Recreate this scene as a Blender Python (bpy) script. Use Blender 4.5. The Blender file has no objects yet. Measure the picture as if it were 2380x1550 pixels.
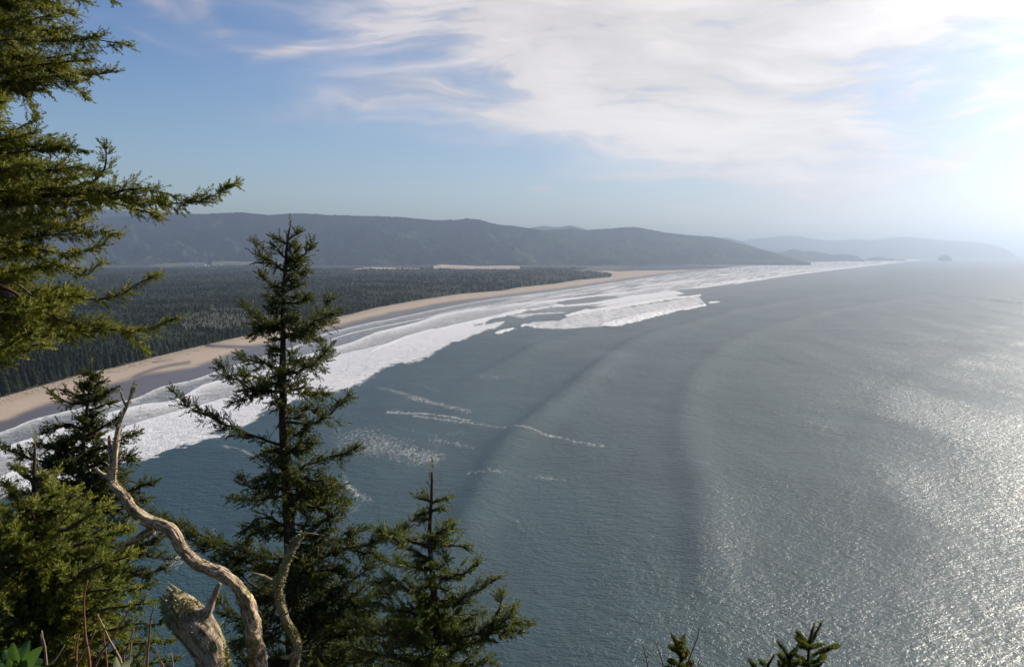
import bpy, math, random
import numpy as np
from mathutils import Vector

R = math.radians
sc = bpy.context.scene
rng = np.random.default_rng(7)
random.seed(7)

# ------------------------------------------------------------------ camera
W_, H_ = 2380.0, 1550.0            # measuring frame of the photograph
F = 1851.0
HZ = 588.0
CAMZ = 240.0
PITCH = math.atan((H_ / 2 - HZ) / F)
cam_d = bpy.data.cameras.new('camera')
cam = bpy.data.objects.new('camera', cam_d)
sc.collection.objects.link(cam)
cam.location = (0, 0, CAMZ)
cam.rotation_euler = (R(90) - PITCH, 0, 0)
cam_d.sensor_width = 36
cam_d.lens = 36 * F / W_
cam_d.clip_start = 0.2
cam_d.clip_end = 400000
sc.camera = cam

# ------------------------------------------------------------------ sun, sky
SUN_AZ, SUN_EL = R(51), R(25)      # azimuth to the right of the view direction
SKY_STRENGTH = 0.085
sd = Vector((math.sin(SUN_AZ) * math.cos(SUN_EL), math.cos(SUN_AZ) * math.cos(SUN_EL), math.sin(SUN_EL)))
sun_d = bpy.data.lights.new('sun', 'SUN')
sun_d.energy = 5.0
sun_d.angle = R(0.5)
sun_d.color = (1.0, 0.90, 0.75)
sun = bpy.data.objects.new('sun', sun_d)
sc.collection.objects.link(sun)
sun.rotation_euler = sd.to_track_quat('Z', 'Y').to_euler()
sun.location = (0, 0, 300)

sc.view_settings.view_transform = 'Standard'
sc.view_settings.look = 'None'
sc.view_settings.exposure = 0.50
sc.view_settings.gamma = 1
sc.cycles.use_denoising = True
sc.cycles.max_bounces = 6
sc.cycles.diffuse_bounces = 2
sc.cycles.glossy_bounces = 2
sc.cycles.transmission_bounces = 3
sc.cycles.volume_bounces = 0
sc.cycles.sample_clamp_indirect = 4
sc.cycles.caustics_reflective = False
sc.cycles.caustics_refractive = False

cp, sp = math.cos(PITCH), math.sin(PITCH)
def ray(x, y):
    """direction (Y forward, Z up) of a measured point, scaled so that Y = 1"""
    a = (x - W_ / 2) / F; b = -(y - H_ / 2) / F
    Y = cp + b * sp; Z = -sp + b * cp
    return a / Y, Z / Y
def P(x, y, d):
    u, v = ray(x, y)
    return np.array([u * d, d, CAMZ + v * d])
def G(x, y, z=0.0):
    u, v = ray(x, y)
    d = (z - CAMZ) / v
    return np.array([u * d, d])
def proj(X, Y, Z):
    dz = Z - CAMZ
    fw = Y * cp - dz * sp
    up = Y * sp + dz * cp
    fw = np.maximum(fw, 1e-3)
    return W_ / 2 + F * X / fw, H_ / 2 - F * up / fw

# ------------------------------------------------------------------ node helpers
def nn(nt, typ, **kw):
    n = nt.nodes.new(typ)
    for k, v in kw.items():
        setattr(n, k, v)
    return n
def put(nt, sock, v):
    if v is None: return
    if isinstance(v, bpy.types.NodeSocket): nt.links.new(v, sock)
    else: sock.default_value = v
def M(nt, op, a, b=None, c=None, clamp=False):
    n = nn(nt, 'ShaderNodeMath', operation=op, use_clamp=clamp)
    for i, v in enumerate((a, b, c)):
        put(nt, n.inputs[i], v)
    return n.outputs[0]
def VM(nt, op, a, b=None, scale=None):
    n = nn(nt, 'ShaderNodeVectorMath', operation=op)
    put(nt, n.inputs[0], a); put(nt, n.inputs[1], b)
    if scale is not None: put(nt, n.inputs['Scale'], scale)
    return n.outputs['Value'] if op in ('DOT_PRODUCT', 'LENGTH') else n.outputs[0]
def mixc(nt, f, a, b, mode='MIX'):
    n = nn(nt, 'ShaderNodeMix', data_type='RGBA', blend_type=mode)
    put(nt, n.inputs[0], f)
    for i, v in ((6, a), (7, b)):
        if isinstance(v, (tuple, list)) and len(v) == 3: v = (*v, 1)
        put(nt, n.inputs[i], v)
    return n.outputs[2]
def noise(nt, vec, scale, detail=3, rough=.5, dist=0.0, col=False):
    n = nn(nt, 'ShaderNodeTexNoise')
    if vec is not None: nt.links.new(vec, n.inputs['Vector'])
    n.inputs['Scale'].default_value = scale; n.inputs['Detail'].default_value = detail
    n.inputs['Roughness'].default_value = rough; n.inputs['Distortion'].default_value = dist
    return n.outputs['Color' if col else 'Fac']
def sstep(nt, v, a, b, c=0.0, d=1.0):
    n = nn(nt, 'ShaderNodeMapRange', interpolation_type='SMOOTHSTEP')
    for s, x in zip(range(5), (v, a, b, c, d)): put(nt, n.inputs[s], x)
    return n.outputs[0]
def mapping(nt, vec, scale=(1, 1, 1), rot=(0, 0, 0), loc=(0, 0, 0)):
    n = nn(nt, 'ShaderNodeMapping')
    nt.links.new(vec, n.inputs[0])
    n.inputs['Scale'].default_value = scale; n.inputs['Rotation'].default_value = rot; n.inputs['Location'].default_value = loc
    return n.outputs[0]
def geo_pos(nt): return nn(nt, 'ShaderNodeNewGeometry').outputs['Position']
def attr(nt, name): return nn(nt, 'ShaderNodeAttribute', attribute_name=name).outputs['Fac']
def bump(nt, h, dist, strength=1.0, normal=None):
    n = nn(nt, 'ShaderNodeBump')
    n.inputs['Strength'].default_value = strength; n.inputs['Distance'].default_value = dist
    nt.links.new(h, n.inputs['Height'])
    if normal is not None: nt.links.new(normal, n.inputs['Normal'])
    return n.outputs[0]
def mat(name):
    m = bpy.data.materials.new(name); m.use_nodes = True
    nt = m.node_tree
    b = nt.nodes['Principled BSDF']
    return m, nt, b

# ------------------------------------------------------------------ world
w = bpy.data.worlds.new('World'); sc.world = w; w.use_nodes = True
nt = w.node_tree
bg = nt.nodes['Background']
d = nn(nt, 'ShaderNodeTexCoord').outputs['Generated']
sep = nn(nt, 'ShaderNodeSeparateXYZ'); nt.links.new(d, sep.inputs[0])
zc = M(nt, 'MAXIMUM', sep.outputs[2], 0.012)
cmb = nn(nt, 'ShaderNodeCombineXYZ')
nt.links.new(sep.outputs[0], cmb.inputs[0]); nt.links.new(sep.outputs[1], cmb.inputs[1]); nt.links.new(zc, cmb.inputs[2])
sky = nn(nt, 'ShaderNodeTexSky', sky_type='NISHITA')
sky.sun_disc = False; sky.sun_elevation = SUN_EL; sky.sun_rotation = SUN_AZ
sky.altitude = 200; sky.air_density = 1.0; sky.dust_density = 0.35; sky.ozone_density = 2.5
nt.links.new(cmb.outputs[0], sky.inputs[0])
# cirrus: drawn on the sky's own directions (u to the right of south-facing view, v up)
yy = M(nt, 'MAXIMUM', sep.outputs[1], 0.08)
uu = M(nt, 'DIVIDE', sep.outputs[0], yy); vv = M(nt, 'DIVIDE', zc, yy)
cuv = nn(nt, 'ShaderNodeCombineXYZ'); nt.links.new(uu, cuv.inputs[0]); nt.links.new(vv, cuv.inputs[1]); cuv.inputs[2].default_value = 1
p0 = cuv.outputs[0]
wn = noise(nt, mapping(nt, p0, (1.6, 4.0, 1), (0, 0, R(-14))), 1.6, 4, .55, 0.4, col=True)
wv = VM(nt, 'MULTIPLY', VM(nt, 'SUBTRACT', wn, (0.5, 0.5, 0.5)), (0.22, 0.10, 0.0))
p1 = VM(nt, 'ADD', p0, wv)
BL = [  # x, y, rx, ry, angle, strength
 (1620, -20, 560, 120, 4, 1.2), (1850, 40, 520, 90, 12, 1.0), (1560, 150, 380, 110, 10, .95), (1780, 230, 300, 110, 4, 1.15), (1700, 330, 330, 60, -8, .75),
 (1880, 330, 170, 90, -10, 1.1), (1800, 430, 220, 40, 3, .85), (1850, 470, 130, 26, 0, .6), (2200, 25, 330, 40, 17, .9), (1300, 60, 260, 110, 10, .55),
 (2090, 205, 38, 22, 40, .65), (1500, 390, 220, 14, 2, .45), (1130, 0, 200, 70, 10, .28),
 (690, 122, 55, 17, 18, 1.0), (830, 100, 150, 24, 4, .55), (1000, 205, 120, 22, -6, .75), (900, 240, 190, 20, 6, .65), (1120, 262, 150, 11, -2, .4),
 (960, 285, 150, 8, 0, .25), (900, 50, 90, 45, -20, .35), (1300, 300, 110, 14, -3, .6), (1245, 437, 26, 9, 0, .6), (515, 28, 24, 46, 28, .75),
 (400, 8, 100, 24, -22, .62), (320, 86, 50, 7, -14, .2), (580, 116, 55, 8, -12, .3), (2240, 340, 130, 20, 17, .85), (2110, 385, 120, 16, 12, .8), (2300, 232, 90, 14, 2, .9),
 (2290, 265, 120, 9, 2, .9), (2170, 290, 60, 7, 6, .7), (2345, 128, 40, 9, 8, .8), (2250, 445, 180, 22, 8, .3), (2360, 500, 160, 40, 4, .5),
 (2340, 200, 60, 14, 5, .4), (2100, 490, 400, 22, 0, .25), (3200, 120, 700, 200, 8, .5), (2300, -260, 900, 200, 8, .8), (1500, -500, 1600, 330, 0, 1.1), (2600, -1100, 1800, 600, 0, 1.1),  # last two: unseen clouds overhead, added so the sea reflects more light
]
acc = None
for (bx, by, rx, ry, ang, s) in BL:
    u0, v0 = ray(bx, by)
    a = R(ang); ca, sa = math.cos(a), math.sin(a)
    A = (ca * F / rx, sa * F / rx); B = (-sa * F / ry, ca * F / ry)
    q1 = VM(nt, 'DOT_PRODUCT', p1, (A[0], A[1], -(A[0] * u0 + A[1] * v0)))
    q2 = VM(nt, 'DOT_PRODUCT', p1, (B[0], B[1], -(B[0] * u0 + B[1] * v0)))
    r2 = M(nt, 'MULTIPLY_ADD', q1, q1, M(nt, 'MULTIPLY', q2, q2))
    g = M(nt, 'EXPONENT', M(nt, 'MULTIPLY', r2, -0.9))
    acc = M(nt, 'MULTIPLY', g, s) if acc is None else M(nt, 'MULTIPLY_ADD', g, s, acc)
st1 = noise(nt, mapping(nt, p1, (2.4, 13, 1), (0, 0, R(-14))), 2.2, 6, .6, .6)
st2 = noise(nt, mapping(nt, p1, (1, 2.2, 1), (0, 0, R(-20))), 3.0, 4, .55)
tex = M(nt, 'ADD', M(nt, 'MULTIPLY', st1, 1.1), M(nt, 'MULTIPLY', st2, .7))
tex = sstep(nt, tex, .6, 1.2, .22, 1.35)
cm = M(nt, 'MULTIPLY', acc, tex)
cmr = nn(nt, 'ShaderNodeMapRange'); put(nt, cmr.inputs[0], cm)
for i_, x_ in enumerate((.03, 1.0, 0.0, .95)): cmr.inputs[i_ + 1].default_value = x_
cm = cmr.outputs[0]
# cloud brightness: brighter towards the sun, slightly mauve where thick and away from it
sunf = VM(nt, 'DOT_PRODUCT', d, tuple(sd))
cb = sstep(nt, sunf, .1, .95, .76, .94)
shade = M(nt, 'MULTIPLY', cb, sstep(nt, M(nt, 'ADD', M(nt, 'MULTIPLY', st2, .6), M(nt, 'MULTIPLY', st1, .4)), .36, .62, .78, 1.12))
ccol = mixc(nt, sstep(nt, sunf, .2, .8), (.60, .56, .66), (.93, .87, .84))
cl = VM(nt, 'SCALE', ccol, scale=M(nt, 'DIVIDE', shade, SKY_STRENGTH * 1.28))
skc = mixc(nt, 1.0, sky.outputs[0], mixc(nt, sstep(nt, VM(nt, 'DOT_PRODUCT', d, tuple(sd)), .25, .92), mixc(nt, sstep(nt, zc, .02, .38), (1.0, 1.0, 1.0), (0.43, 0.65, 0.93)), (0.80, 0.78, 0.86)), 'MULTIPLY')
fin = mixc(nt, cm, skc, cl)
nt.links.new(fin, bg.inputs[0]); bg.inputs[1].default_value = SKY_STRENGTH

# ------------------------------------------------------------------ mesh helpers
def mesh_np(name, V, T, mats, attrs=None, smooth=False, mi=None, parent=None):
    me = bpy.data.meshes.new(name)
    V = np.asarray(V, dtype=np.float32).reshape(-1, 3); T = np.asarray(T, dtype=np.int32)
    k = T.shape[1]
    me.vertices.add(len(V)); me.vertices.foreach_set('co', V.ravel())
    me.loops.add(T.size); me.loops.foreach_set('vertex_index', T.ravel())
    me.polygons.add(len(T)); me.polygons.foreach_set('loop_start', np.arange(0, T.size, k, dtype=np.int32))
    try: me.polygons.foreach_set('loop_total', np.full(len(T), k, dtype=np.int32))
    except Exception: pass
    if smooth: me.polygons.foreach_set('use_smooth', np.ones(len(T), dtype=bool))
    for m_ in mats: me.materials.append(m_)
    if mi is not None: me.polygons.foreach_set('material_index', np.asarray(mi, dtype=np.int32))
    me.update(calc_edges=True)
    for k_, a in (attrs or {}).items():
        at = me.attributes.new(k_, 'FLOAT', 'POINT'); at.data.foreach_set('value', np.asarray(a, dtype=np.float32).ravel())
    o = bpy.data.objects.new(name, me); sc.collection.objects.link(o)
    if parent is not None: o.parent = parent
    return o
def tag(o, label=None, cat=None, group=None, kind=None):
    if label: o['label'] = label
    if cat: o['category'] = cat
    if group: o['group'] = group
    if kind: o['kind'] = kind
    return o
def empty(name, loc, label, cat, group=None):
    o = bpy.data.objects.new(name, None); sc.collection.objects.link(o); o.location = loc
    return tag(o, label, cat, group)
def grid_faces(nr, nc):
    i = np.arange(nr - 1)[:, None] * nc + np.arange(nc - 1)[None, :]
    return np.stack([i, i + 1, i + nc + 1, i + nc], -1).reshape(-1, 4)

# value noise in numpy
_tab = rng.random((256, 256))
def vnoise(x, y):
    xi = np.floor(x).astype(np.int64); yi = np.floor(y).astype(np.int64)
    fx = x - xi; fy = y - yi
    fx = fx * fx * (3 - 2 * fx); fy = fy * fy * (3 - 2 * fy)
    a = _tab[xi & 255, yi & 255]; b = _tab[(xi + 1) & 255, yi & 255]; c = _tab[xi & 255, (yi + 1) & 255]; e = _tab[(xi + 1) & 255, (yi + 1) & 255]
    return (a * (1 - fx) + b * fx) * (1 - fy) + (c * (1 - fx) + e * fx) * fy
def fbm(x, y, o=4, g=.5):
    s = 0; a = 1; t = 0
    for k in range(o):
        s = s + a * vnoise(x * 2 ** k + 17 * k, y * 2 ** k + 31 * k); t += a; a *= g
    return s / t
def ss(x, a, b):
    t = np.clip((x - a) / (b - a), 0, 1); return t * t * (3 - 2 * t)
def pdist(X, Y, pl, closed=False, maxd=None):
    """distance and signed side (+ = right of the line's direction) to a polyline; only within maxd when given"""
    pl = np.asarray(pl, np.float32)
    if closed: pl = np.vstack([pl, pl[:1]])
    sh = X.shape
    xf = X.ravel().astype(np.float32); yf = Y.ravel().astype(np.float32)
    if maxd is not None:
        sel = np.nonzero((xf > pl[:, 0].min() - maxd) & (xf < pl[:, 0].max() + maxd) & (yf > pl[:, 1].min() - maxd) & (yf < pl[:, 1].max() + maxd))[0]
        xs_, ys_ = xf[sel], yf[sel]
    else:
        sel = slice(None); xs_, ys_ = xf, yf
    best = np.full(xs_.shape, 1e12, np.float32); side = np.zeros(xs_.shape, np.float32)
    for (ax, ay), (bx, by) in zip(pl[:-1], pl[1:]):
        dx, dy = bx - ax, by - ay; L = dx * dx + dy * dy
        if L == 0: continue
        px = xs_ - ax; py = ys_ - ay
        t = np.clip((px * dx + py * dy) / L, 0, 1)
        q = (px - t * dx) ** 2 + (py - t * dy) ** 2
        m_ = q < best
        best[m_] = q[m_]; side[m_] = np.sign(px[m_] * dy - py[m_] * dx)
    B = np.full(xf.shape, 1e6, np.float32); S = np.zeros(xf.shape, np.float32)
    B[sel] = np.sqrt(best); S[sel] = side
    return B.reshape(sh), S.reshape(sh)
def inside(X, Y, pl):
    pl = np.asarray(pl, float); r = np.zeros(X.shape, bool)
    n = len(pl)
    for i in range(n):
        x1, y1 = pl[i]; x2, y2 = pl[(i + 1) % n]
        if y1 == y2: continue
        c = ((y1 > Y) != (y2 > Y)) & (X < (x2 - x1) * (Y - y1) / (y2 - y1) + x1)
        r ^= c
    return r

# ------------------------------------------------------------------ shore lines (measured on the water plane)
L_SWASH = [(-500, 1100), (-200, 1060), (0, 1003.6), (75, 974), (175, 950), (250, 936), (312, 926), (375, 898), (450, 881), (525, 853.5), (595, 833), (640, 818), (694, 800), (730, 783), (764, 771.6), (868, 747), (888, 744), (969, 727), (1105, 700), (1223, 684), (1308, 673), (1443, 652.5), (1545, 638.5), (1673, 624), (1741, 618), (1838, 611), (1999, 605.5), (2060, 604)]
L_DRY = [(-500, 1070), (-200, 1035), (0, 979.5), (50, 961), (100, 943), (175, 926), (225, 901), (250, 894.6), (312, 878), (400, 862), (475, 848), (530, 826), (588, 806), (640, 800), (700, 783), (764, 765), (868, 737), (952, 724), (1023, 707), (1105, 695), (1206, 682), (1308, 669.7), (1443, 649), (1545, 636), (1673, 622), (1741, 617), (1838, 610.5), (1999, 605.3), (2060, 603.8)]
L_VEG = [(-500, 1010), (-200, 975), (0, 925), (100, 897), (200, 868), (280, 852), (372, 827.5), (484, 801), (540, 788), (610, 772), (690, 757), (764, 742), (820, 730), (868, 717), (969, 698.5), (1071, 683), (1173, 675), (1206, 668), (1291, 659.5), (1342, 651), (1419, 644), (1423, 639), (1338, 631.5), (1450, 629), (1600, 627), (1673, 621), (1741, 616), (1838, 609.6), (1999, 605)]
def back(pl, z=0): return np.array([G(x, y, z) for x, y in pl])
SW_W = back(L_SWASH); VEG_W = back(L_VEG, 4)
land_poly = np.vstack([SW_W, [[60000, 60000], [-90000, 60000], [-90000, -2000], [-1400, 300]]])

# ------------------------------------------------------------------ materials: sea
def sea_material():
    m, nt, b = mat('sea_water')
    pos = geo_pos(nt)
    foam = attr(nt, 'foam'); fine = attr(nt, 'streak')
    n1 = noise(nt, mapping(nt, pos, (1, 1, 1)), .045, 6, .62, .8)
    n2 = noise(nt, mapping(nt, pos, (1.0, 1.0, 1), (0, 0, R(30))), .30, 4, .6, .5)
    n3 = noise(nt, mapping(nt, pos, (1, .4, 1), (0, 0, R(-24))), .012, 4, .6, 1.0)
    n4 = noise(nt, mapping(nt, pos, (1, .55, 1), (0, 0, R(-30))), .9, 4, .7)
    nz = M(nt, 'ADD', M(nt, 'MULTIPLY', n1, .34), M(nt, 'ADD', M(nt, 'MULTIPLY', n2, .36), M(nt, 'MULTIPLY', n4, .3)))
    thr = M(nt, 'ADD', foam, M(nt, 'MULTIPLY', M(nt, 'SUBTRACT', nz, .5), 2.5))
    fmask = M(nt, 'MULTIPLY', sstep(nt, thr, .12, .85), sstep(nt, foam, .03, .3))
    lace = sstep(nt, M(nt, 'ADD', M(nt, 'SUBTRACT', noise(nt, mapping(nt, pos, (1, .35, 1), (0, 0, R(-12))), .30, 6, .75, 1.0), .5), M(nt, 'MULTIPLY', fine, .24)), .14, .33)
    lace = M(nt, 'MULTIPLY', lace, sstep(nt, fine, .05, .4))
    fm = M(nt, 'MAXIMUM', fmask, M(nt, 'MULTIPLY', lace, .45))
    # water
    shal = attr(nt, 'shallow')
    deep = mixc(nt, sstep(nt, n3, .3, .7), (.009, .040, .048), (.016, .056, .062))
    wat = mixc(nt, shal, deep, (.10, .12, .125))
    foamc = mixc(nt, n2, (.74, .72, .71), (.90, .88, .85))
    nt.links.new(mixc(nt, fm, wat, foamc), b.inputs['Base Color'])
    put(nt, b.inputs['Roughness'], M(nt, 'ADD', M(nt, 'MULTIPLY', fm, .18), .40))
    b.inputs['IOR'].default_value = 1.33; b.inputs['Specular IOR Level'].default_value = .95
    # wind waves as relief
    w1 = noise(nt, mapping(nt, pos, (1, 1.7, 1), (0, 0, R(18))), .07, 3, .55, .3)
    w2 = noise(nt, mapping(nt, pos, (1, 1.5, 1), (0, 0, R(-8))), .26, 3, .6, .4)
    w3 = noise(nt, mapping(nt, pos, (1.3, 1, 1), (0, 0, R(40))), .8, 2, .6, .2)
    hh = M(nt, 'ADD', M(nt, 'MULTIPLY', w1, 1.5), M(nt, 'ADD', M(nt, 'MULTIPLY', w2, .95), M(nt, 'MULTIPLY', w3, .28)))
    gust = sstep(nt, noise(nt, mapping(nt, pos, (1, .45, 1), (0, 0, R(25))), .0045, 4, .6, .8), .34, .66, .62, 1.30)
    hh = M(nt, 'MULTIPLY', hh, gust)
    hh = M(nt, 'MULTIPLY', hh, M(nt, 'SUBTRACT', 1.0, M(nt, 'MULTIPLY', shal, .7)))
    hf = M(nt, 'MULTIPLY', M(nt, 'MULTIPLY', fm, M(nt, 'ADD', M(nt, 'MULTIPLY', n2, 1.6), M(nt, 'MULTIPLY', n1, 3.0))), .8)
    nt.links.new(bump(nt, M(nt, 'ADD', hh, hf), 1.0, 1.0), b.inputs['Normal'])
    return m
MSEA = sea_material()

# ------------------------------------------------------------------ sea sheet
def cr(pl, k=6):
    """Catmull-Rom refinement of a polyline, any dimension"""
    p = np.asarray(pl, float); p = np.vstack([2 * p[0] - p[1], p, 2 * p[-1] - p[-2]]); out = []
    for i in range(1, len(p) - 2):
        for t in np.linspace(0, 1, k, endpoint=False):
            out.append(.5 * ((2 * p[i]) + (-p[i - 1] + p[i + 1]) * t + (2 * p[i - 1] - 5 * p[i] + 4 * p[i + 1] - p[i + 2]) * t * t + (-p[i - 1] + 3 * p[i] - 3 * p[i + 1] + p[i + 2]) * t ** 3))
    out.append(p[-2]); return np.array(out)
azs = np.concatenate([np.linspace(-85, -37, 30, endpoint=False), np.linspace(-37, 37, 900), np.linspace(37, 85, 31)[1:]])
azs = np.radians(azs)
inv = np.concatenate([np.linspace(1 / 170.0, 1 / 420.0, 40, endpoint=False), np.linspace(1 / 420.0, 1 / 110000.0, 1120)])
rad = 1 / inv
AZ, RD = np.meshgrid(azs, rad)
X = RD * np.sin(AZ); Y = RD * np.cos(AZ)
DX, DY = proj(X, Y, np.zeros_like(X))
SWASH2 = L_SWASH
L2 = [(-300, 1130), (-80, 1062), (12, 1037), (100, 1009), (155, 992), (212, 972), (275, 953), (337, 939), (400, 931), (450, 906), (475, 893), (520, 881), (580, 868), (650, 845), (700, 828), (770, 809), (820, 795), (868, 776), (969, 751), (1020, 734), (1105, 717), (1206, 704), (1308, 694), (1457, 678), (1560, 660), (1700, 640), (1850, 622), (2010, 610)]
L3 = [(-300, 1260), (-100, 1180), (50, 1088), (150, 1045), (250, 1011), (325, 986), (400, 966), (475, 943), (550, 921), (640, 893), (700, 868), (744, 848), (792, 828), (868, 813), (935, 791), (1037, 764), (1122, 744), (1172, 732), (1271, 715), (1400, 698), (1560, 676), (1700, 655), (1850, 635), (2010, 616)]
L15 = [(764, 790), (806, 776), (868, 762), (976, 741), (1050, 722), (1150, 706), (1260, 691)]
LO = [(-300, 1330), (-100, 1230), (0, 1165), (120, 1150), (262, 1117), (312, 1098), (400, 1068), (475, 1045), (563, 1021), (590, 1002), (638, 973), (734, 942), (794, 928), (818, 918), (866, 892), (903, 869), (978, 856), (1022, 832), (1061, 810), (1132, 779), (1170, 760), (1172, 748), (1130, 757), (1150, 745), (1230, 728), (1285, 716), (1345, 716), (1420, 712), (1560, 690), (1700, 664), (1850, 640), (2030, 618)]
jx = (fbm(X / 60, Y / 60, 3) - .5) + .7 * (fbm(X / 13, Y / 13, 3) - .5); jx2 = (fbm(X / 220 + 9, Y / 220 + 5, 3) - .5)
pxm = RD * RD / (CAMZ * F)                       # metres along the view per measured unit
JD = (jx * 34 + jx2 * 60) / np.maximum(pxm, 1.0) * .5
JD = np.clip(JD, -10, 10)
vis = (DY > 596) & (np.abs(AZ) < R(70))
foam = np.zeros_like(X); shallow = np.zeros_like(X)
def seaward(pl, j=.4, k=3):
    dd, s = pdist(DX, DY + JD * j, cr(pl, k), maxd=700); s = np.where(s == 0, 1.0, s); return dd * s
# in the measuring frame y runs down, so the seaward side is + once the sign is flipped
off_ = pdist(X, Y, SW_W)[0]
JO = np.clip((jx * 95 + jx2 * 60 + 50 * (fbm(X / 9, Y / 24, 3, .6) - .5)) / np.maximum(pxm, 1.0), -20, 20)
t1 = -seaward(L_SWASH, .25); t2 = -seaward(L2, .35); t3 = -seaward(L3, .4); tO = -(lambda ds: np.where(ds[1] == 0, 1.0, ds[1]) * ds[0])(pdist(DX, DY + JO, cr(LO, 3), maxd=700))
if np.median(t1[(DX > 1000) & (DX < 1800) & (DY > 1100) & (DY < 1400)]) < 0: t1, t2, t3, tO = -t1, -t2, -t3, -tO
t15 = seaward(L15, .3, 3)
if np.median(t15[(DX > 900) & (DX < 1100) & (DY > 900) & (DY < 1000)]) < 0: t15 = -t15
sc_px = np.clip((DY - 590) / 350, .06, 1.0)      # how many measured units a given foam width takes at this range
rim = lambda t, wd: np.where(t > 0, np.exp(-t / (wd * sc_px)), 0)
z1 = ss(t1, 0, 1.5); z2 = ss(t2, 0, 1.5); z3 = ss(t3, 0, 1.5); zO = 1 - ss(tO, -13 * sc_px - .6, 2.0 * sc_px + .4)
foam = z1 * (.28 + .62 * rim(t1, 7))
foam = foam * (1 - z2) + z2 * (.44 + .55 * rim(t2, 16))
foam = foam * (1 - z3) + z3 * (.73 + .38 * rim(t3, 45))
m15 = (DX > 764) & (DX < 1260)
foam = np.where(m15, np.maximum(foam, z1 * rim(t15, 7) * .9), foam)
far = ss(-DY, -690, -640)
foam = foam * (1 - far * (.22 - .20 * fbm(X / 90, Y / 420, 3)) * z1)
fl = np.clip(.5 + 1.5 * (fbm(off_ / 26 + 2, Y / 420, 4, .65) - .5), .08, .85) * ss(DX, 1080, 1240)
foam = np.maximum(foam, fl * z1)
foam = foam * zO
shallow = z1 * (1 - ss(t3, 0, 60)) * .85
def polyfoam(pl, val, soft=3.0):
    global foam
    val = val * (.72 + .56 * fbm(X / 16 + 2, Y / 130, 3))
    dd, _ = pdist(DX, DY + JD * .5, pl, True, 20); ins = inside(DX, DY + JD * .5, pl)
    sdv = np.where(ins, dd, -dd)
    foam = np.maximum(foam, val * ss(sdv, -soft * .4, soft))
# grey water windows inside the surf
def hole(pl, val, soft=2.5):
    global foam
    dd, _ = pdist(DX, DY + JD * .5, pl, True, 20); ins = inside(DX, DY + JD * .5, pl)
    sdv = np.where(ins, dd, -dd); k = ss(sdv, -soft * .4, soft)
    foam = foam * (1 - k) + val * k
hole([(1172, 730), (1215, 722), (1275, 716), (1300, 712), (1330, 722), (1230, 731)], .30)
hole([(1110, 716), (1160, 708), (1230, 696), (1260, 692), (1220, 702), (1140, 716)], .32)
hole([(1290, 702), (1350, 690), (1430, 688), (1440, 694), (1380, 704), (1300, 712)], .22)
hole([(1310, 712), (1420, 704), (1380, 712), (1330, 722), (1310, 728), (1250, 730)], .25)
hole([(1560, 675), (1640, 668), (1720, 655), (1700, 664), (1600, 685)], .2)
polyfoam([(1170, 736), (1250, 729), (1310, 727), (1330, 731), (1240, 737), (1215, 745)], .62)
polyfoam([(1215, 762), (1240, 750), (1300, 748), (1325, 735), (1400, 724), (1520, 704), (1625, 688), (1640, 706), (1520, 736), (1395, 767), (1300, 769), (1240, 768)], .64)
polyfoam([(1375, 722), (1440, 700), (1560, 682), (1590, 690), (1500, 704)], .7)
lift = np.zeros_like(X)
BR = [([(1396, 763), (1440, 755), (1500, 741), (1560, 726), (1600, 717), (1638, 710)], 8, 1, 6.0), ([(1313, 739), (1370, 726), (1450, 711), (1550, 696), (1600, 691), (1628, 687)], 5.5, 1, 5.0),
      ([(1150, 784), (1175, 777), (1200, 770)], 4.5, 1, 3.5), ([(1209, 763), (1222, 760), (1242, 764)], 3, 1, 3), ([(1150, 741), (1200, 728), (1240, 720), (1271, 715)], 4.5, 1, 3.2),
      ([(1282, 713), (1310, 709)], 3.2, 1, 3), ([(1443, 693), (1500, 686), (1568, 680)], 2.2, .95, 2), ([(1240, 706), (1350, 693), (1457, 679)], 2.4, .95, 2.5),
      ([(1470, 670), (1558, 658), (1633, 651)], 2.2, .95, 3), ([(1629, 661), (1673, 659)], 2.0, 1, 3), ([(1672, 657), (1700, 654), (1731, 651)], 2.0, 1, 3),
      ([(1748, 646), (1762, 645)], 1.6, 1, 3), ([(1800, 634), (1870, 628), (1986, 618)], 1.3, .9, 2), ([(2045, 610), (2092, 607)], 1.6, 1, 3), ([(1666, 640), (1718, 636)], 1.2, .9, 2),
      ([(1646, 704), (1672, 702)], 2.2, .95, 2.5), ([(860, 826), (935, 791), (1037, 764), (1122, 744), (1160, 736)], 2.2, .98, 1.6), ([(868, 776), (969, 751), (1020, 734), (1105, 717), (1206, 704)], 1.8, .95, 1.2),
      ([(1900, 612), (2000, 607), (2120, 602.5)], .9, .8, 1)]
for pl, wd, val, hgt in BR:
    dd, _ = pdist(DX, DY + JD * .35, cr(pl, 4), maxd=3 * wd + 8)
    ua = np.clip((DX - pl[0][0]) / (pl[-1][0] - pl[0][0]), 0, 1)
    taper = (.45 + 1.1 * fbm(X / 22 + 3, Y / 22, 3)) * np.clip(ua * 5 + .25, 0, 1) * (.35 + .65 * np.clip((1 - ua) * 2.2, 0, 1)) * (1.15 - .35 * ua)
    k = np.exp(-(dd / (wd * taper)) ** 2 * 1.1)
    foam = np.maximum(foam, val * 1.25 * ss(k, .25, .75))
    lift = np.maximum(lift, 1.0 * k * hgt * (.3 + 1.4 * fbm(X / 11, Y / 11, 4, .6)))
streak = np.zeros_like(X)
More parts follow.
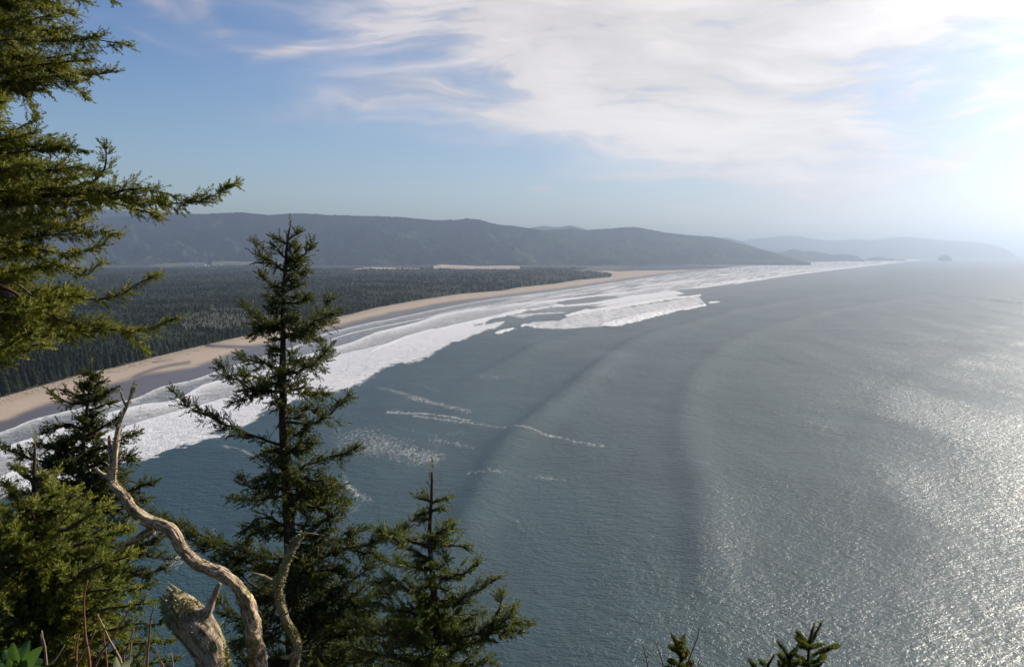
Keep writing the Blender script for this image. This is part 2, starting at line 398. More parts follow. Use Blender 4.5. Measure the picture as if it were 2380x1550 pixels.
ST = [([(800, 1050), (850, 1045), (900, 1060), (960, 1075), (1000, 1085)], 22, .8), ([(820, 1085), (900, 1075), (980, 1090)], 10, .6), ([(880, 920), (960, 945), (1040, 965), (1090, 980)], 4, .9), ([(900, 978), (1000, 985), (1090, 1000)], 2.6, 1),
      ([(960, 988), (1080, 1005), (1200, 1025), (1290, 1040), (1400, 1058)], 2.6, .95), ([(1120, 895), (1200, 890), (1230, 875)], 5, .55), ([(520, 1062), (560, 1072), (590, 1090)], 2.5, 1), ([(1000, 1045), (1060, 1055), (1100, 1065)], 5, .65),
      ([(800, 1130), (815, 1165), (860, 1195)], 6, .9), ([(780, 1200), (830, 1210)], 5, .8), ([(1080, 1125), (1180, 1130), (1320, 1140)], 3, .7), ([(1170, 1230), (1260, 1262)], 3, .5), ([(420, 1310), (425, 1330), (400, 1345)], 9, .85),
      ([(440, 1325), (460, 1340)], 6, .8), ([(500, 1260), (480, 1300)], 6, .6), ([(760, 960), (840, 975)], 4, .4), ([(900, 1005), (1000, 1035), (1080, 1030)], 4, .5), ([(560, 1290), (600, 1300), (640, 1330)], 6, .5), ([(940, 905), (1020, 930)], 3, .5)]
for pl, wd, val in ST:
    dd, _ = pdist(DX, DY + JD * .6, cr(pl, 4), maxd=4 * wd + 8)
    streak = np.maximum(streak, val * np.exp(-(dd / (wd * 1.7 * (.4 + 1.2 * fbm(X / 14, Y / 30, 3)))) ** 2) * (.55 + .7 * fbm(X / 40 + 5, Y / 40, 2)))
# swell: each crest a long ridge in metres
CRS = [([(1540, 722), (1480, 742), (1391, 763), (1308, 794), (1242, 825), (1176, 860), (1132, 880), (1080, 905), (1000, 945)], 1.7, 26, .65),
       ([(2100, 668), (1990, 680), (1886, 693), (1805, 706), (1708, 728), (1611, 757), (1492, 796.5), (1417, 849), (1308, 941), (1241, 1003), (1184, 1052), (1140, 1122), (1114, 1184), (1066, 1280), (1000, 1400), (900, 1560)], 3.0, 27, 1),
       ([(2300, 672), (2160, 688), (2031, 706), (1918, 727), (1800, 765), (1706, 806), (1630, 870), (1590, 960), (1590, 1056), (1622, 1160), (1630, 1264), (1645, 1394), (1690, 1524), (1760, 1700)], 1.7, 28, .9),
       ([(1640, 705), (1720, 690), (1805, 677), (1900, 667), (2020, 656)], 2.4, 26, .9), ([(1620, 694), (1700, 676), (1762, 662), (1850, 655), (1960, 643)], 2.4, 26, .8), ([(1611, 676), (1680, 667), (1750, 656), (1900, 643)], 2.4, 26, .8),
       ([(2500, 790), (2300, 830), (2120, 900), (2040, 1000), (2050, 1120), (2110, 1250), (2200, 1420), (2350, 1700)], .6, 40, .5)]
swell = np.zeros_like(X)
DD = np.hypot(X, Y)
for pl, amp, wd, _s in CRS:
    if pl[0][1] > pl[-1][1]: pl = pl[::-1]
    q = cr(np.array([G(x, y) for x, y in pl]), 3)
    dd, s = pdist(X, Y, q, maxd=1800); sg = dd * s
    grow = np.minimum(1 + DD / 2500, 3.2)
    wd2 = np.maximum(.78 * wd * grow ** .75, RD * RD * 2.9e-6)
    wsh = np.where(sg > 0, .7 + .3 * ss(RD, 1500, 3000), 1.0)
    endf = ss(np.minimum(np.hypot(X - q[0, 0], Y - q[0, 1]), np.hypot(X - q[-1, 0], Y - q[-1, 1])) / wd2, 2.0, 9.0) * (1 - ss(RD, 3500, 6500)) * (.8 + .4 * fbm(X / 260 + 3, Y / 260 + 8, 2))
    swell += 1.5 * amp * endf * grow ** .75 * (np.exp(-(sg / (wd2 * wsh)) ** 2) - .18 * np.exp(-((sg - 3.0 * wd2 * np.sign(1)) / (2 * wd2)) ** 2) - .12 * np.exp(-((sg + 2.6 * wd2) / (1.6 * wd2)) ** 2))
cd, cs_ = pdist(X, Y, SW_W); off = np.where(inside(X, Y, land_poly), 0, cd)
swell += .32 * np.sin(off / 95 * 2 * math.pi / 1.6 + 3 * fbm(X / 900, Y / 900, 2)) * ss(off, 150, 500)
swell += 1.1 * (fbm(X / 80, Y / 55, 3) - .5) * ss(off, 60, 400) * (1 - ss(RD, 2500, 5000))
Z = swell * ss(off, 60, 420) + lift
Z = np.where(RD > 25000, Z * 25000 / RD, Z)
bore = lambda t, wd, h: h * np.where(t > 0, np.exp(-t / (wd * sc_px)), 0) * (.6 + .8 * fbm(X / 18, Y / 18, 3))
Z += (bore(t1, 3, .35) + bore(t2, 5, 1.0) + bore(t3, 7, 1.5)) * (1 - ss(tO, -8, 0)) * (RD < 6000)
sea = mesh_np('sea', np.stack([X, Y, Z], -1), grid_faces(len(rad), len(azs)), [MSEA], {'foam': foam, 'streak': streak, 'shallow': shallow}, smooth=True)
tag(sea, kind='structure')

# ------------------------------------------------------------------ land sheet: beach, dunes, plain
def land_height(X, Y, canopy=False):
    cd, _ = pdist(X, Y, SW_W[::1]); ins = inside(X, Y, land_poly)
    t = np.where(ins, cd, -cd)
    vd, _ = pdist(X, Y, VEG_W)
    vin = inside(X, Y, np.vstack([VEG_W, [[60000, 60000], [-90000, 60000], [-90000, -2000], [-1400, 300]]]))
    v = np.where(vin, vd, -vd)
    z = np.clip(t * np.where(t < 0, .05, .022), -60, 3.2)
    z += ss(v, -30, 10) * 1.6 * (.4 + fbm(X / 22, Y / 22, 3))
    z += ss(v, 0, 320) * (4 + 52 * fbm(X / 420, Y / 420, 3) ** 1.3) * ss(-Y, -11500, -8500) + ss(v, 0, 320) * ss(Y, 8500, 11500) * 6
    return z, t, v
laz = np.radians(np.concatenate([np.linspace(-80, -36, 60, endpoint=False), np.linspace(-36, 28, 760)]))
lr = 1 / np.linspace(1 / 700.0, 1 / 60000.0, 560)
LA, LR = np.meshgrid(laz, lr)
LX, LY = LR * np.sin(LA), LR * np.cos(LA)
LZ, LT, LV = land_height(LX, LY)
LDX, LDY = proj(LX, LY, LZ)
dd, s = pdist(LDX, LDY, cr(L_DRY, 3)); dryd = dd * s
if np.median(dryd[(LDX > 200) & (LDX < 500) & (LDY < 790) & (LDY > 700)]) < 0: dryd = -dryd
lj = (fbm(LX / 45, LY / 45, 4) - .5) * 10
dry = ss(dryd + lj * np.clip((LDY - 590) / 300, .1, 1), -5 * np.clip((LDY - 590) / 200, .2, 1), 9 * np.clip((LDY - 590) / 200, .2, 1))
# wet runnels across the upper beach
for pl, wd, v_ in [([(312, 876), (335, 866), (380, 852), (440, 842)], 4, .8), ([(480, 803), (540, 806), (600, 806), (640, 801)], 4, 1), ([(400, 869), (440, 862), (475, 848)], 2, .6), ([(1000, 712), (1060, 702), (1110, 698)], 3, .9), ([(905, 728), (950, 722), (1020, 708)], 3.5, .9), ([(355, 842), (400, 836)], 2.2, .5)]:
    dd, _ = pdist(LDX, LDY, cr(pl, 4), maxd=20); dry = dry * (1 - v_ * np.exp(-(dd / wd) ** 2))
vegm = ss(LV, -4, 6)
upper = ss(LV, -60, -8)
msand, nt, b = mat('sand')
pos = geo_pos(nt)
nA = noise(nt, pos, .02, 5, .6, .5); nB = noise(nt, pos, .3, 4, .6)
dryc = mixc(nt, nA, (.40, .30, .215), (.52, .41, .30))
upc = mixc(nt, sstep(nt, nB, .42, .6), (.13, .10, .065), (.58, .47, .36))
dryc = mixc(nt, M(nt, 'MULTIPLY', attr(nt, 'upper'), .95), dryc, upc)
wetc = mixc(nt, nA, (.085, .062, .048), (.125, .098, .080))
c = mixc(nt, attr(nt, 'dry'), wetc, dryc)
vegc = mixc(nt, nB, (.020, .026, .011), (.060, .052, .026))
c = mixc(nt, sstep(nt, M(nt, 'ADD', attr(nt, 'veg'), M(nt, 'MULTIPLY', M(nt, 'SUBTRACT', nB, .5), .8)), .4, .6), c, vegc)
nt.links.new(c, b.inputs['Base Color'])
put(nt, b.inputs['Roughness'], sstep(nt, attr(nt, 'dry'), 0, 1, .34, .85))
nt.links.new(bump(nt, M(nt, 'MULTIPLY', nB, attr(nt, 'upper')), 1.2, .8), b.inputs['Normal'])
land = mesh_np('ground', np.stack([LX, LY, LZ], -1), grid_faces(len(lr), len(laz)), [msand], {'dry': dry, 'veg': vegm, 'upper': upper}, smooth=True)
tag(land, kind='structure')

# ------------------------------------------------------------------ hills
def hill_material(name, dark, light, brown, sc_=1.0):
    m, nt, b = mat(name)
    pos = geo_pos(nt)
    a = noise(nt, pos, .0011 * sc_, 5, .6, .6); e = noise(nt, pos, .012 * sc_, 4, .65); g = noise(nt, pos, .0005 * sc_, 3, .5)
    c = mixc(nt, sstep(nt, a, .45, .58), dark, light)
    sz = nn(nt, 'ShaderNodeSeparateXYZ'); nt.links.new(pos, sz.inputs[0])
    low = sstep(nt, sz.outputs[2], 330, 60)
    c = mixc(nt, M(nt, 'MULTIPLY', M(nt, 'MULTIPLY', sstep(nt, g, .50, .62), low), .55), c, brown)
    c = mixc(nt, sstep(nt, e, .3, .75), c, mixc(nt, .55, c, (.006, .010, .008)))
    nt.links.new(c, b.inputs['Base Color']); b.inputs['Roughness'].default_value = 1; b.inputs['Specular IOR Level'].default_value = 0.0
    nt.links.new(bump(nt, e, 14, 1.0), b.inputs['Normal'])
    return m
MH1 = hill_material('forested_hill', (.004, .016, .026), (.065, .100, .058), (.13, .10, .065))  # dark tone kept bluish: some of the haze is put into the colour
MH2 = hill_material('far_hill', (.03, .045, .04), (.05, .065, .05), (.06, .055, .045), .6)
def hill(name, ridge, depth, foot_depth, back_depth, base_y=600, spur=.5, nu=420, nv=90, jit=10, material=MH1, seed=0, foot_z=3.0, wl=900.0):
    rd = np.array(ridge, float)
    xs = np.linspace(rd[0, 0], rd[-1, 0], nu)
    ys = np.interp(xs, rd[:, 0], rd[:, 1])
    dp = np.interp(xs, rd[:, 0], rd[:, 2]) if rd.shape[1] > 2 else np.full(nu, depth)
    top = np.array([P(a, b_, c_) for a, b_, c_ in zip(xs, ys, dp)])
    V = []
    vs = np.concatenate([np.linspace(0, 1, nv), np.linspace(1, 2, nv // 3)[1:]])
    k = (dp / depth)
    for v in vs:
        if v <= 1:
            Yd = (foot_depth + (depth - foot_depth) * v) * k; f = v
        else:
            Yd = (depth + (back_depth - depth) * (v - 1)) * k; f = 2 - v
        sc1 = Yd / top[:, 1]
        Xd = top[:, 0] * sc1
        h = (top[:, 2] - foot_z)
        # spurs: warped noise along the ridge cuts valleys into the front slope
        wx = (xs * depth / F + 400 * (fbm(xs * 0 + v * 3 + seed, xs * .01, 2) - .5)) / wl
        sp_ = fbm(wx + seed * 3.1, np.full(nu, v * 1.5) + seed, 4, .55)
        rg = 1 - np.abs(2 * sp_ - 1)
        env = (4 * f * (1 - f)) if v <= 1 else 4 * f * (1 - f)
        shape = f ** 1.0 * (1 - spur * env * (1 - rg) * 1.1)
        shape = np.clip(shape, 0, 1)
        z = foot_z + h * shape
        rg2 = 1 - np.abs(2 * fbm(wx * 2.7 + 9 + seed, np.full(nu, v * 4.0) + seed * 2, 3, .6) - 1); rg3 = fbm(wx * 8 + 3, np.full(nu, v * 12.0), 3)
        z = z - h * env * (.34 * (1 - rg2) + .12 * (rg3 - .3)) * (spur > .5)
        z = np.maximum(z, foot_z - 12)
        z = z + jit * (fbm(Xd / 40, Yd / 40, 2) - .3) * (.3 + .7 * ss(np.full(nu, f), 0, .3)) * (1 if v < 1.2 else 0)
        z = np.minimum(z, foot_z + h * 1.0 + jit)
        if v <= 1:  # keep the slope under the line of sight to the ridge
            cap = CAMZ + (top[:, 2] - CAMZ) * Yd / top[:, 1]
            z = np.where((f < .97), np.minimum(z, cap - 4), z)
        if v == 0 or v == 2: z = np.full(nu, foot_z - 12.0)
        V.append(np.stack([Xd, Yd, z], -1))
    V = np.array(V)
    o = mesh_np(name, V, grid_faces(len(vs), nu), [material], smooth=True)
    return tag(o, kind='structure')
RA = [(-900, 520), (-600, 505), (-300, 520), (0, 500), (130, 508), (200, 512), (260, 505.5), (321, 500.4), (375, 497), (440, 498), (500, 497), (551, 494), (592, 497), (626, 500.4), (660, 498), (704, 496), (761, 500), (863, 503), (930, 505), (991, 510.6), (1023, 513), (1044, 510.5), (1056, 513), (1084, 508), (1118, 512), (1155, 522), (1193, 526), (1240, 532.5), (1290, 545), (1360, 565), (1440, 590), (1500, 603)]
hill('hills', RA, 17000, 14300, 20500, spur=1.0, nu=1100, nv=130, jit=22, seed=3, wl=1500.)
RB = [(1120, 600), (1180, 575), (1230, 545), (1260, 536), (1274, 535), (1300, 534), (1321, 531), (1340, 532), (1358, 536), (1380, 534), (1409, 532.5), (1440, 530), (1470, 528), (1490, 530), (1511, 534), (1545, 541), (1600, 547), (1660, 551), (1708, 563.6), (1757, 576.5), (1800, 588), (1840, 600), (1862, 607), (1885, 611.5)]
hill('hills', RB, 18500, 15800, 21500, spur=.7, nu=700, nv=100, jit=24, seed=8, wl=1300., foot_z=2)
RC = [(1740, 606), (1790, 598), (1812, 588), (1838, 580), (1850, 580), (1870, 585), (1889, 584), (1910, 587), (1934, 593), (1954, 591), (1975, 592), (1993, 595), (2003, 602), (2012, 606.4)]
hill('hills', RC, 24000, 22800, 25500, spur=.25, nu=200, nv=40, jit=14, material=MH2, seed=5, wl=700., foot_z=1)
RD_ = [(1560, 585), (1640, 562), (1716, 562), (1740, 557), (1780, 553), (1830, 548), (1860, 550), (1885, 555), (1920, 559), (1950, 559), (1990, 557), (2030, 559), (2060, 554), (2095, 551), (2115, 551), (2130, 553), (2180, 558), (2250, 562), (2290, 566), (2315, 571), (2340, 580), (2356, 590), (2364, 598)]
hill('hills', RD_, 42000, 38500, 46000, spur=.35, nu=300, nv=40, jit=20, material=MH2, seed=2, wl=3500., foot_z=1)
hill('hills', [(1700, 590), (1760, 576), (1800, 583), (1850, 590), (1900, 595), (1990, 600)], 31000, 29500, 33000, spur=.3, nu=120, nv=30, jit=14, material=MH2, seed=12, wl=1600., foot_z=1)
hill('hills', [(1190, 560), (1215, 533), (1240, 529), (1265, 525), (1285, 528), (1300, 528), (1325, 524), (1345, 528), (1365, 534), (1400, 560)], 29000, 27500, 31500, spur=.2, nu=120, nv=30, jit=8, material=MH2, seed=6, wl=2500.)
hill('hills', [(-300, 480), (0, 478), (120, 486), (200, 489), (250, 487), (300, 490), (380, 492), (420, 495), (455, 502), (520, 530)], 22000, 20800, 24000, spur=.25, nu=200, nv=40, jit=8, material=MH2, seed=7, wl=2500.)
hill('hills', [(1600, 575), (1650, 552), (1690, 553), (1720, 560), (1760, 575)], 29000, 28000, 31000, spur=.2, nu=80, nv=24, jit=8, material=MH2, seed=9, wl=2500.)

# ------------------------------------------------------------------ canopy, forest
mfor, nt, b = mat('conifer_foliage_far')
pos = geo_pos(nt)
a = noise(nt, pos, .004, 4, .6, .4); e = noise(nt, pos, .06, 3, .6); rn = nn(nt, 'ShaderNodeObjectInfo').outputs['Random']
c = mixc(nt, sstep(nt, a, .4, .62), (.006, .014, .006), (.016, .031, .011))
c = mixc(nt, sstep(nt, e, .35, .75), c, (.016, .025, .009))
c = mixc(nt, M(nt, 'MULTIPLY', rn, .15), c, (.030, .034, .016))
nt.links.new(c, b.inputs['Base Color']); b.inputs['Roughness'].default_value = .9; b.inputs['Specular IOR Level'].default_value = .1
mbark2, nt, b = mat('bark_far'); b.inputs['Base Color'].default_value = (.09, .07, .055, 1); b.inputs['Roughness'].default_value = .9
CLEAR = [(415, 752), (450, 728), (500, 715), (580, 713), (660, 722), (735, 738), (740, 752), (640, 768), (520, 775), (430, 775)]
def conifer(r, tiers=7, sides=7):
    V = []; T = []; mi = []
    def cone(z0, z1, r0, n, jz):
        k = len(V); V.append((0, 0, z1))
        for i in range(n):
            a = 2 * math.pi * (i + r.random() * .5) / n; q = r0 * (r.uniform(.6, 1.15))
            V.append((q * math.cos(a), q * math.sin(a), z0 - r.random() * jz))
        for i in range(n): T.append((k, k + 1 + i, k + 1 + (i + 1) % n)); mi.append(0)
        k2 = len(V); V.append((0, 0, z0 + .02))
        for i in range(n): T.append((k2, k + 1 + (i + 1) % n, k + 1 + i)); mi.append(0)
    k = len(V)
    for i in range(5):
        a = 2 * math.pi * i / 5; V.append((.016 * math.cos(a), .016 * math.sin(a), 0)); 
    V.append((0, 0, .9))
    for i in range(5): T.append((k + i, k + (i + 1) % 5, k + 5)); mi.append(1)
    zb = r.uniform(.12, .25)
    for t in range(tiers):
        f = t / tiers
        z0 = zb + (1 - zb) * f; rr = (.17 * (1 - f) ** .8 + .012) * r.uniform(.8, 1.15)
        cone(z0, min(1.0, z0 + (1 - zb) / tiers * 2.0), rr, sides, .05)
    return np.array(V), np.array(T), np.array(mi)
NT = 46000
cx, cy = [], []
xsr = rng.uniform(-420, 1640, 220000); ysr = 596 + (960 - 596) * rng.random(220000) ** 1.3
CX = np.empty(len(xsr)); CY = np.empty(len(xsr))
aa = (xsr - W_ / 2) / F; bb = -(ysr - H_ / 2) / F
Yr = cp + bb * sp; Zr = -sp + bb * cp
dpt = (8 - CAMZ) / (Zr / Yr)
CX = aa / Yr * dpt; CY = dpt
gz, gt, gv = land_height(CX, CY)
px, py = proj(CX, CY, gz)
ok = (gv > 6) & (CY < 12300) & (gt > 20)
ok &= ~inside(px, py, [(1330, 634), (1600, 628), (1700, 622), (1700, 606), (1430, 606), (1380, 618)])
CX, CY, gz, gv, px, py = [q[ok] for q in (CX, CY, gz, gv, px, py)]
incl = inside(px + 14 * (fbm(CX / 60, CY / 60, 3) - .5), py + 10 * (fbm(CX / 60 + 4, CY / 60, 3) - .5), CLEAR)
ok = ~incl | (rng.random(len(CX)) < .55)
CX, CY, gz, gv, px, py, incl = [q[ok] for q in (CX, CY, gz, gv, px, py, incl)]
rr_ = np.hypot(CX, CY)
idx = np.arange(len(CX))
order = np.argsort(rr_)
# nearest visible ones become trees of their own
variants = []
for k in range(6):
    r_ = random.Random(100 + k); V_, T_, m_ = conifer(r_, 11, 9)
    V_[:, :2] *= 1.4
    variants.append((V_, T_, m_))
var_me = []
near = [i for i in order if 0 < px[i] < 2380 and py[i] > 0]
picked = []; cell = set()
for i in near:
    key = (int(CX[i] // 13), int(CY[i] // 13))
    if key in cell: continue
    cell.add(key); picked.append(i)
    if len(picked) >= 300: break
pick = set(picked)
rlim = max(rr_[i] for i in picked)
for n_, i in enumerate(picked):
    k = n_ % 6
    V_, T_, m_ = variants[k]
    if n_ < 6:
        o = mesh_np('conifer_tree', V_, T_, [mfor, mbark2], mi=m_); var_me.append(o)
    else:
        o = var_me[k].copy(); sc.collection.objects.link(o)
    hgt = 21 + 16 * rng.random()
    o.scale = (hgt * 1.15, hgt * 1.15, hgt); o.rotation_euler = (0, 0, rng.random() * 6.28)
    o.location = (CX[i], CY[i], gz[i] - .5)
    tag(o, 'dark green conifer at the near edge of the forest above the beach', 'tree', 'conifers at the near edge of the forest')
rest = order[~np.isin(order, picked)]
rest = rest[(rr_[rest] > rlim * .0)]
# thin the near field to a natural spacing
keep = []; cells = set(cell)
for i in rest:
    s_ = 13 if rr_[i] < 2500 else (15 if rr_[i] < 4500 else 22)
    key = (int(CX[i] // s_), int(CY[i] // s_), s_)
    if rr_[i] < rlim + 5 and (int(CX[i] // 13), int(CY[i] // 13)) in cell: continue
    if key in cells: continue
    cells.add(key); keep.append(i)
    if len(keep) >= NT: break
keep = np.array(keep)
sm = [conifer(random.Random(40 + k), 4, 6) for k in range(5)]
VV, TT = [], []; base = 0
ch = np.arange(len(keep)) % 5
for k in range(5):
    ii = keep[ch == k]; V_, T_, _m = sm[k]
    n = len(ii); hg = (12 + 17 * rng.random(n)) * (.62 + .7 * fbm(CX[ii] / 130, CY[ii] / 130, 3)) * np.where(incl[ii], .28 + .3 * rng.random(n), 1.0); a_ = rng.random(n) * 6.28
    ca, sa = np.cos(a_), np.sin(a_)
    wsc = 1.7 + .45 * rng.random(n) + .5 * (rr_[ii] > 3000) + .8 * (rr_[ii] > 5000)
    xx = (V_[None, :, 0] * ca[:, None] - V_[None, :, 1] * sa[:, None]) * (hg * wsc)[:, None] + CX[ii][:, None]
    yy_ = (V_[None, :, 0] * sa[:, None] + V_[None, :, 1] * ca[:, None]) * (hg * wsc)[:, None] + CY[ii][:, None]
    zz = V_[None, :, 2] * hg[:, None] + gz[ii][:, None]
    VV.append(np.stack([xx, yy_, zz], -1).reshape(-1, 3))
    TT.append((T_[None] + (np.arange(n) * len(V_))[:, None, None] + base).reshape(-1, 3)); base += n * len(V_)
# rough understorey canopy between the crowns
ca_z, _, cv = land_height(LX, LY)
cpx, cpy = proj(LX, LY, ca_z)
cl_ = inside(cpx, cpy, CLEAR) | inside(cpx, cpy, [(1330, 634), (1600, 628), (1700, 622), (1700, 606), (1430, 606), (1380, 618)])
lift_c = ss(cv, 4, 40) * (9 + 9 * fbm(LX / 26, LY / 26, 3)) * (~cl_)
czz = ca_z + np.where(lift_c > 1.0, lift_c, -2.0)
czz = np.where(LY > 12200, np.minimum(czz, 8), czz)
fc = grid_faces(len(lr), len(laz))
msk = (czz > ca_z + .5).ravel()[fc].any(1) & (LR.ravel()[fc] < 13500).all(1)
fc = fc[msk]; used_v, invx = np.unique(fc.ravel(), return_inverse=True)
cv_ = np.stack([LX, LY, czz], -1).reshape(-1, 3)[used_v]; fq = invx.reshape(-1, 4)
ct = np.vstack([fq[:, [0, 1, 2]], fq[:, [0, 2, 3]]]) + base
forest = mesh_np('forest', np.vstack(VV + [cv_]), np.vstack(TT + [ct]), [mfor])
tag(forest, 'dense dark conifer forest covering the coastal plain behind the beach', 'forest', None, 'stuff')

# ------------------------------------------------------------------ distant dunes, meadow, lagoon
def strip(name, top, bot, depth_t, depth_b, material, n=60, rough=0, kind='structure', ny=6):
    """raised bank between an upper and a lower measured outline"""
    tp, bt = np.array(top, float), np.array(bot, float)
    xs = np.linspace(tp[0, 0], tp[-1, 0], n); V = []
    yt = np.interp(xs, tp[:, 0], tp[:, 1]); yb = np.interp(xs, bt[:, 0], bt[:, 1])
    for v in np.linspace(0, 1, ny):
        f = v ** .7
        row = [P(x_, b_ + (t_ - b_) * f, depth_b + (depth_t - depth_b) * v) for x_, t_, b_ in zip(xs, yt, yb)]
        V.append(row)
    V.append([P(x_, t_ , depth_t) - np.array([0, -180, 40]) for x_, t_ in zip(xs, yt)])
    V.insert(0, [P(x_, b_, depth_b) - np.array([0, 30, 14]) for x_, b_ in zip(xs, yb)])
    V = np.array(V)
    if rough: V[..., 2] += rough * (fbm(V[..., 0] / 60, V[..., 1] / 60, 3) - .5)
    return tag(mesh_np(name, V, grid_faces(len(V), n), [material], smooth=True), kind=kind)
mdune, nt, b = mat('dune_sand'); pos = geo_pos(nt)
nt.links.new(mixc(nt, noise(nt, pos, .01, 4), (.46, .35, .25), (.60, .48, .36)), b.inputs['Base Color']); b.inputs['Roughness'].default_value = .9
strip('sand_dune', [(818, 625.5), (850, 622), (880, 621.5), (930, 623), (975, 624)], [(818, 627), (850, 627.5), (930, 628), (975, 626.5)], 10300, 9900, mdune, rough=3)
strip('sand_dune', [(1008, 618), (1022, 615), (1040, 616), (1080, 617), (1110, 619), (1150, 618), (1180, 617.5), (1208, 618.5)], [(1008, 622), (1040, 626), (1080, 626), (1208, 624)], 10900, 10400, mdune, rough=3)
mfield, nt, b = mat('meadow_grass'); pos = geo_pos(nt)
nt.links.new(mixc(nt, sstep(nt, noise(nt, pos, .004, 5, .65), .42, .52), (.02, .03, .015), mixc(nt, noise(nt, pos, .002, 3), (.10, .14, .05), (.20, .20, .10))), b.inputs['Base Color']); b.inputs['Roughness'].default_value = .95
strip('meadow', [(345, 616), (385, 611), (440, 609), (470, 610), (492, 614)], [(345, 620), (400, 620), (492, 620)], 15000, 12600, mfield)
strip('meadow', [(492, 606), (520, 604.5), (560, 605), (600, 606), (650, 608), (720, 611)], [(492, 618), (560, 617), (620, 614), (720, 613)], 15500, 12600, mfield)
mlag, nt, b = mat('lagoon_water'); b.inputs['Base Color'].default_value = (.12, .15, .18, 1); b.inputs['Roughness'].default_value = .12; b.inputs['IOR'].default_value = 1.33
nt.links.new(bump(nt, noise(nt, geo_pos(nt), .05, 3), .6, .5), b.inputs['Normal'])
lag = back([(1425, 629), (1450, 623), (1470, 617), (1500, 614.5), (1590, 615), (1610, 618), (1700, 620), (1620, 624), (1560, 626.5), (1500, 627)], 12)
V = [(x_, y_, 12.0) for x_, y_ in lag]
me = bpy.data.meshes.new('lagoon'); me.from_pydata(V, [], [list(range(len(V)))]); me.materials.append(mlag)
o = bpy.data.objects.new('lagoon', me); sc.collection.objects.link(o); tag(o, kind='structure')
# haze of the sea air, one closed box round everything
HAZE_AIR = 2.2e-5     # clean air, scatters blue
HAZE_SALT = 2.9e-5    # sea salt, scatters white and forwards
HAZE_G = 0.80
mh = bpy.data.materials.new('haze'); mh.use_nodes = True; nt = mh.node_tree; nt.nodes.clear()
out = nn(nt, 'ShaderNodeOutputMaterial'); add = nn(nt, 'ShaderNodeAddShader')
for k, (colr, dens_, g_) in enumerate([((.13, .45, 1.0, 1), HAZE_AIR, 0.0), ((.96, .95, .93, 1), HAZE_SALT, HAZE_G)]):
    vol = nn(nt, 'ShaderNodeVolumePrincipled'); vol.inputs['Color'].default_value = colr; vol.inputs['Density'].default_value = dens_; vol.inputs['Anisotropy'].default_value = g_
    nt.links.new(vol.outputs[0], add.inputs[k])
nt.links.new(add.outputs[0], out.inputs['Volume'])
x0, x1, y0, y1, z0, z1_ = -118000, 118000, -9000, 118000, -60, 1500
V = [(x, y, z) for z in (z0, z1_) for y in (y0, y1) for x in (x0, x1)]
me = bpy.data.meshes.new('haze'); me.from_pydata(V, [], [(0, 2, 3, 1), (4, 5, 7, 6), (0, 1, 5, 4), (2, 6, 7, 3), (0, 4, 6, 2), (1, 3, 7, 5)]); me.materials.append(mh)
haze = bpy.data.objects.new('haze', me); sc.collection.objects.link(haze); tag(haze, 'pale blue haze over the sea and coast', 'haze', None, 'stuff')
#PART2')
# ------------------------------------------------------------------ headland under the viewpoint
def ground_z(x, y):
    y = np.asarray(y, float); x = np.asarray(x, float)
    z = np.where(y < 3.2, 237.9 + 0 * y, 237.9 - 1.25 * (y - 3.2))
    z = z + .18 * (fbm(x / 1.3 + 50, y / 1.3 + 50, 3) - .5) + .02 * np.clip(x, -30, 30) * 0
    z = z + np.where(y > 10, 6 * (fbm(x / 25 + 9, y / 25 + 9, 3) - .5) * np.clip((y - 10) / 20, 0, 1), 0)
    z = np.where(y < -6, z + (-6 - y) * .35, z)
    return np.maximum(z, -8)
gx = np.sign(np.linspace(-1, 1, 121)) * (np.abs(np.linspace(-1, 1, 121)) ** 2.2) * 260
gy = np.concatenate([np.linspace(-60, -2, 24), np.linspace(-1.8, 6, 40), np.linspace(6.3, 40, 50), np.linspace(42, 215, 50)])
GX, GY = np.meshgrid(gx, gy)
GZ = ground_z(GX, GY)
mgr, nt, b = mat('headland_soil'); pos = geo_pos(nt)
nt.links.new(mixc(nt, noise(nt, pos, 2.5, 5, .7), (.018, .024, .008), (.07, .055, .03)), b.inputs['Base Color']); b.inputs['Roughness'].default_value = 1
nt.links.new(bump(nt, noise(nt, pos, 9, 4), .05, 1), b.inputs['Normal'])
tag(mesh_np('headland', np.stack([GX, GY, GZ], -1), grid_faces(len(gy), len(gx)), [mgr], smooth=True), kind='structure')

# ------------------------------------------------------------------ foreground materials
def needle_mat(name, dark, light, brown=.12):
    m, nt, b = mat(name); pos = geo_pos(nt)
    a = noise(nt, pos, 1.4, 3, .6); e = noise(nt, pos, 9.0, 3, .6)
    c = mixc(nt, sstep(nt, a, .35, .68), dark, light)
    c = mixc(nt, sstep(nt, e, .35, .7), c, mixc(nt, .5, c, light))
    c = mixc(nt, M(nt, 'MULTIPLY', sstep(nt, noise(nt, pos, 3.3, 4, .6), .58, .68), brown * 4), c, (.10, .065, .03))
    nt.links.new(c, b.inputs['Base Color']); b.inputs['Roughness'].default_value = .55; b.inputs['Specular IOR Level'].default_value = .25
    tr = nn(nt, 'ShaderNodeBsdfTranslucent'); nt.links.new(mixc(nt, .5, c, (.34, .40, .04)), tr.inputs[0])
    mx = nn(nt, 'ShaderNodeMixShader'); mx.inputs[0].default_value = .25
    nt.links.new(b.outputs[0], mx.inputs[1]); nt.links.new(tr.outputs[0], mx.inputs[2])
    nt.links.new(mx.outputs[0], nt.nodes['Material Output'].inputs[0])
    return m
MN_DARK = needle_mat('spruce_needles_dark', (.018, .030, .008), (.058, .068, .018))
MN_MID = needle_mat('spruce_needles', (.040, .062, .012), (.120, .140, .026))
MN_LIT = needle_mat('spruce_needles_lit', (.055, .080, .009), (.255, .255, .026), .10)  # sunlit patches are painted into the lighter needle tone
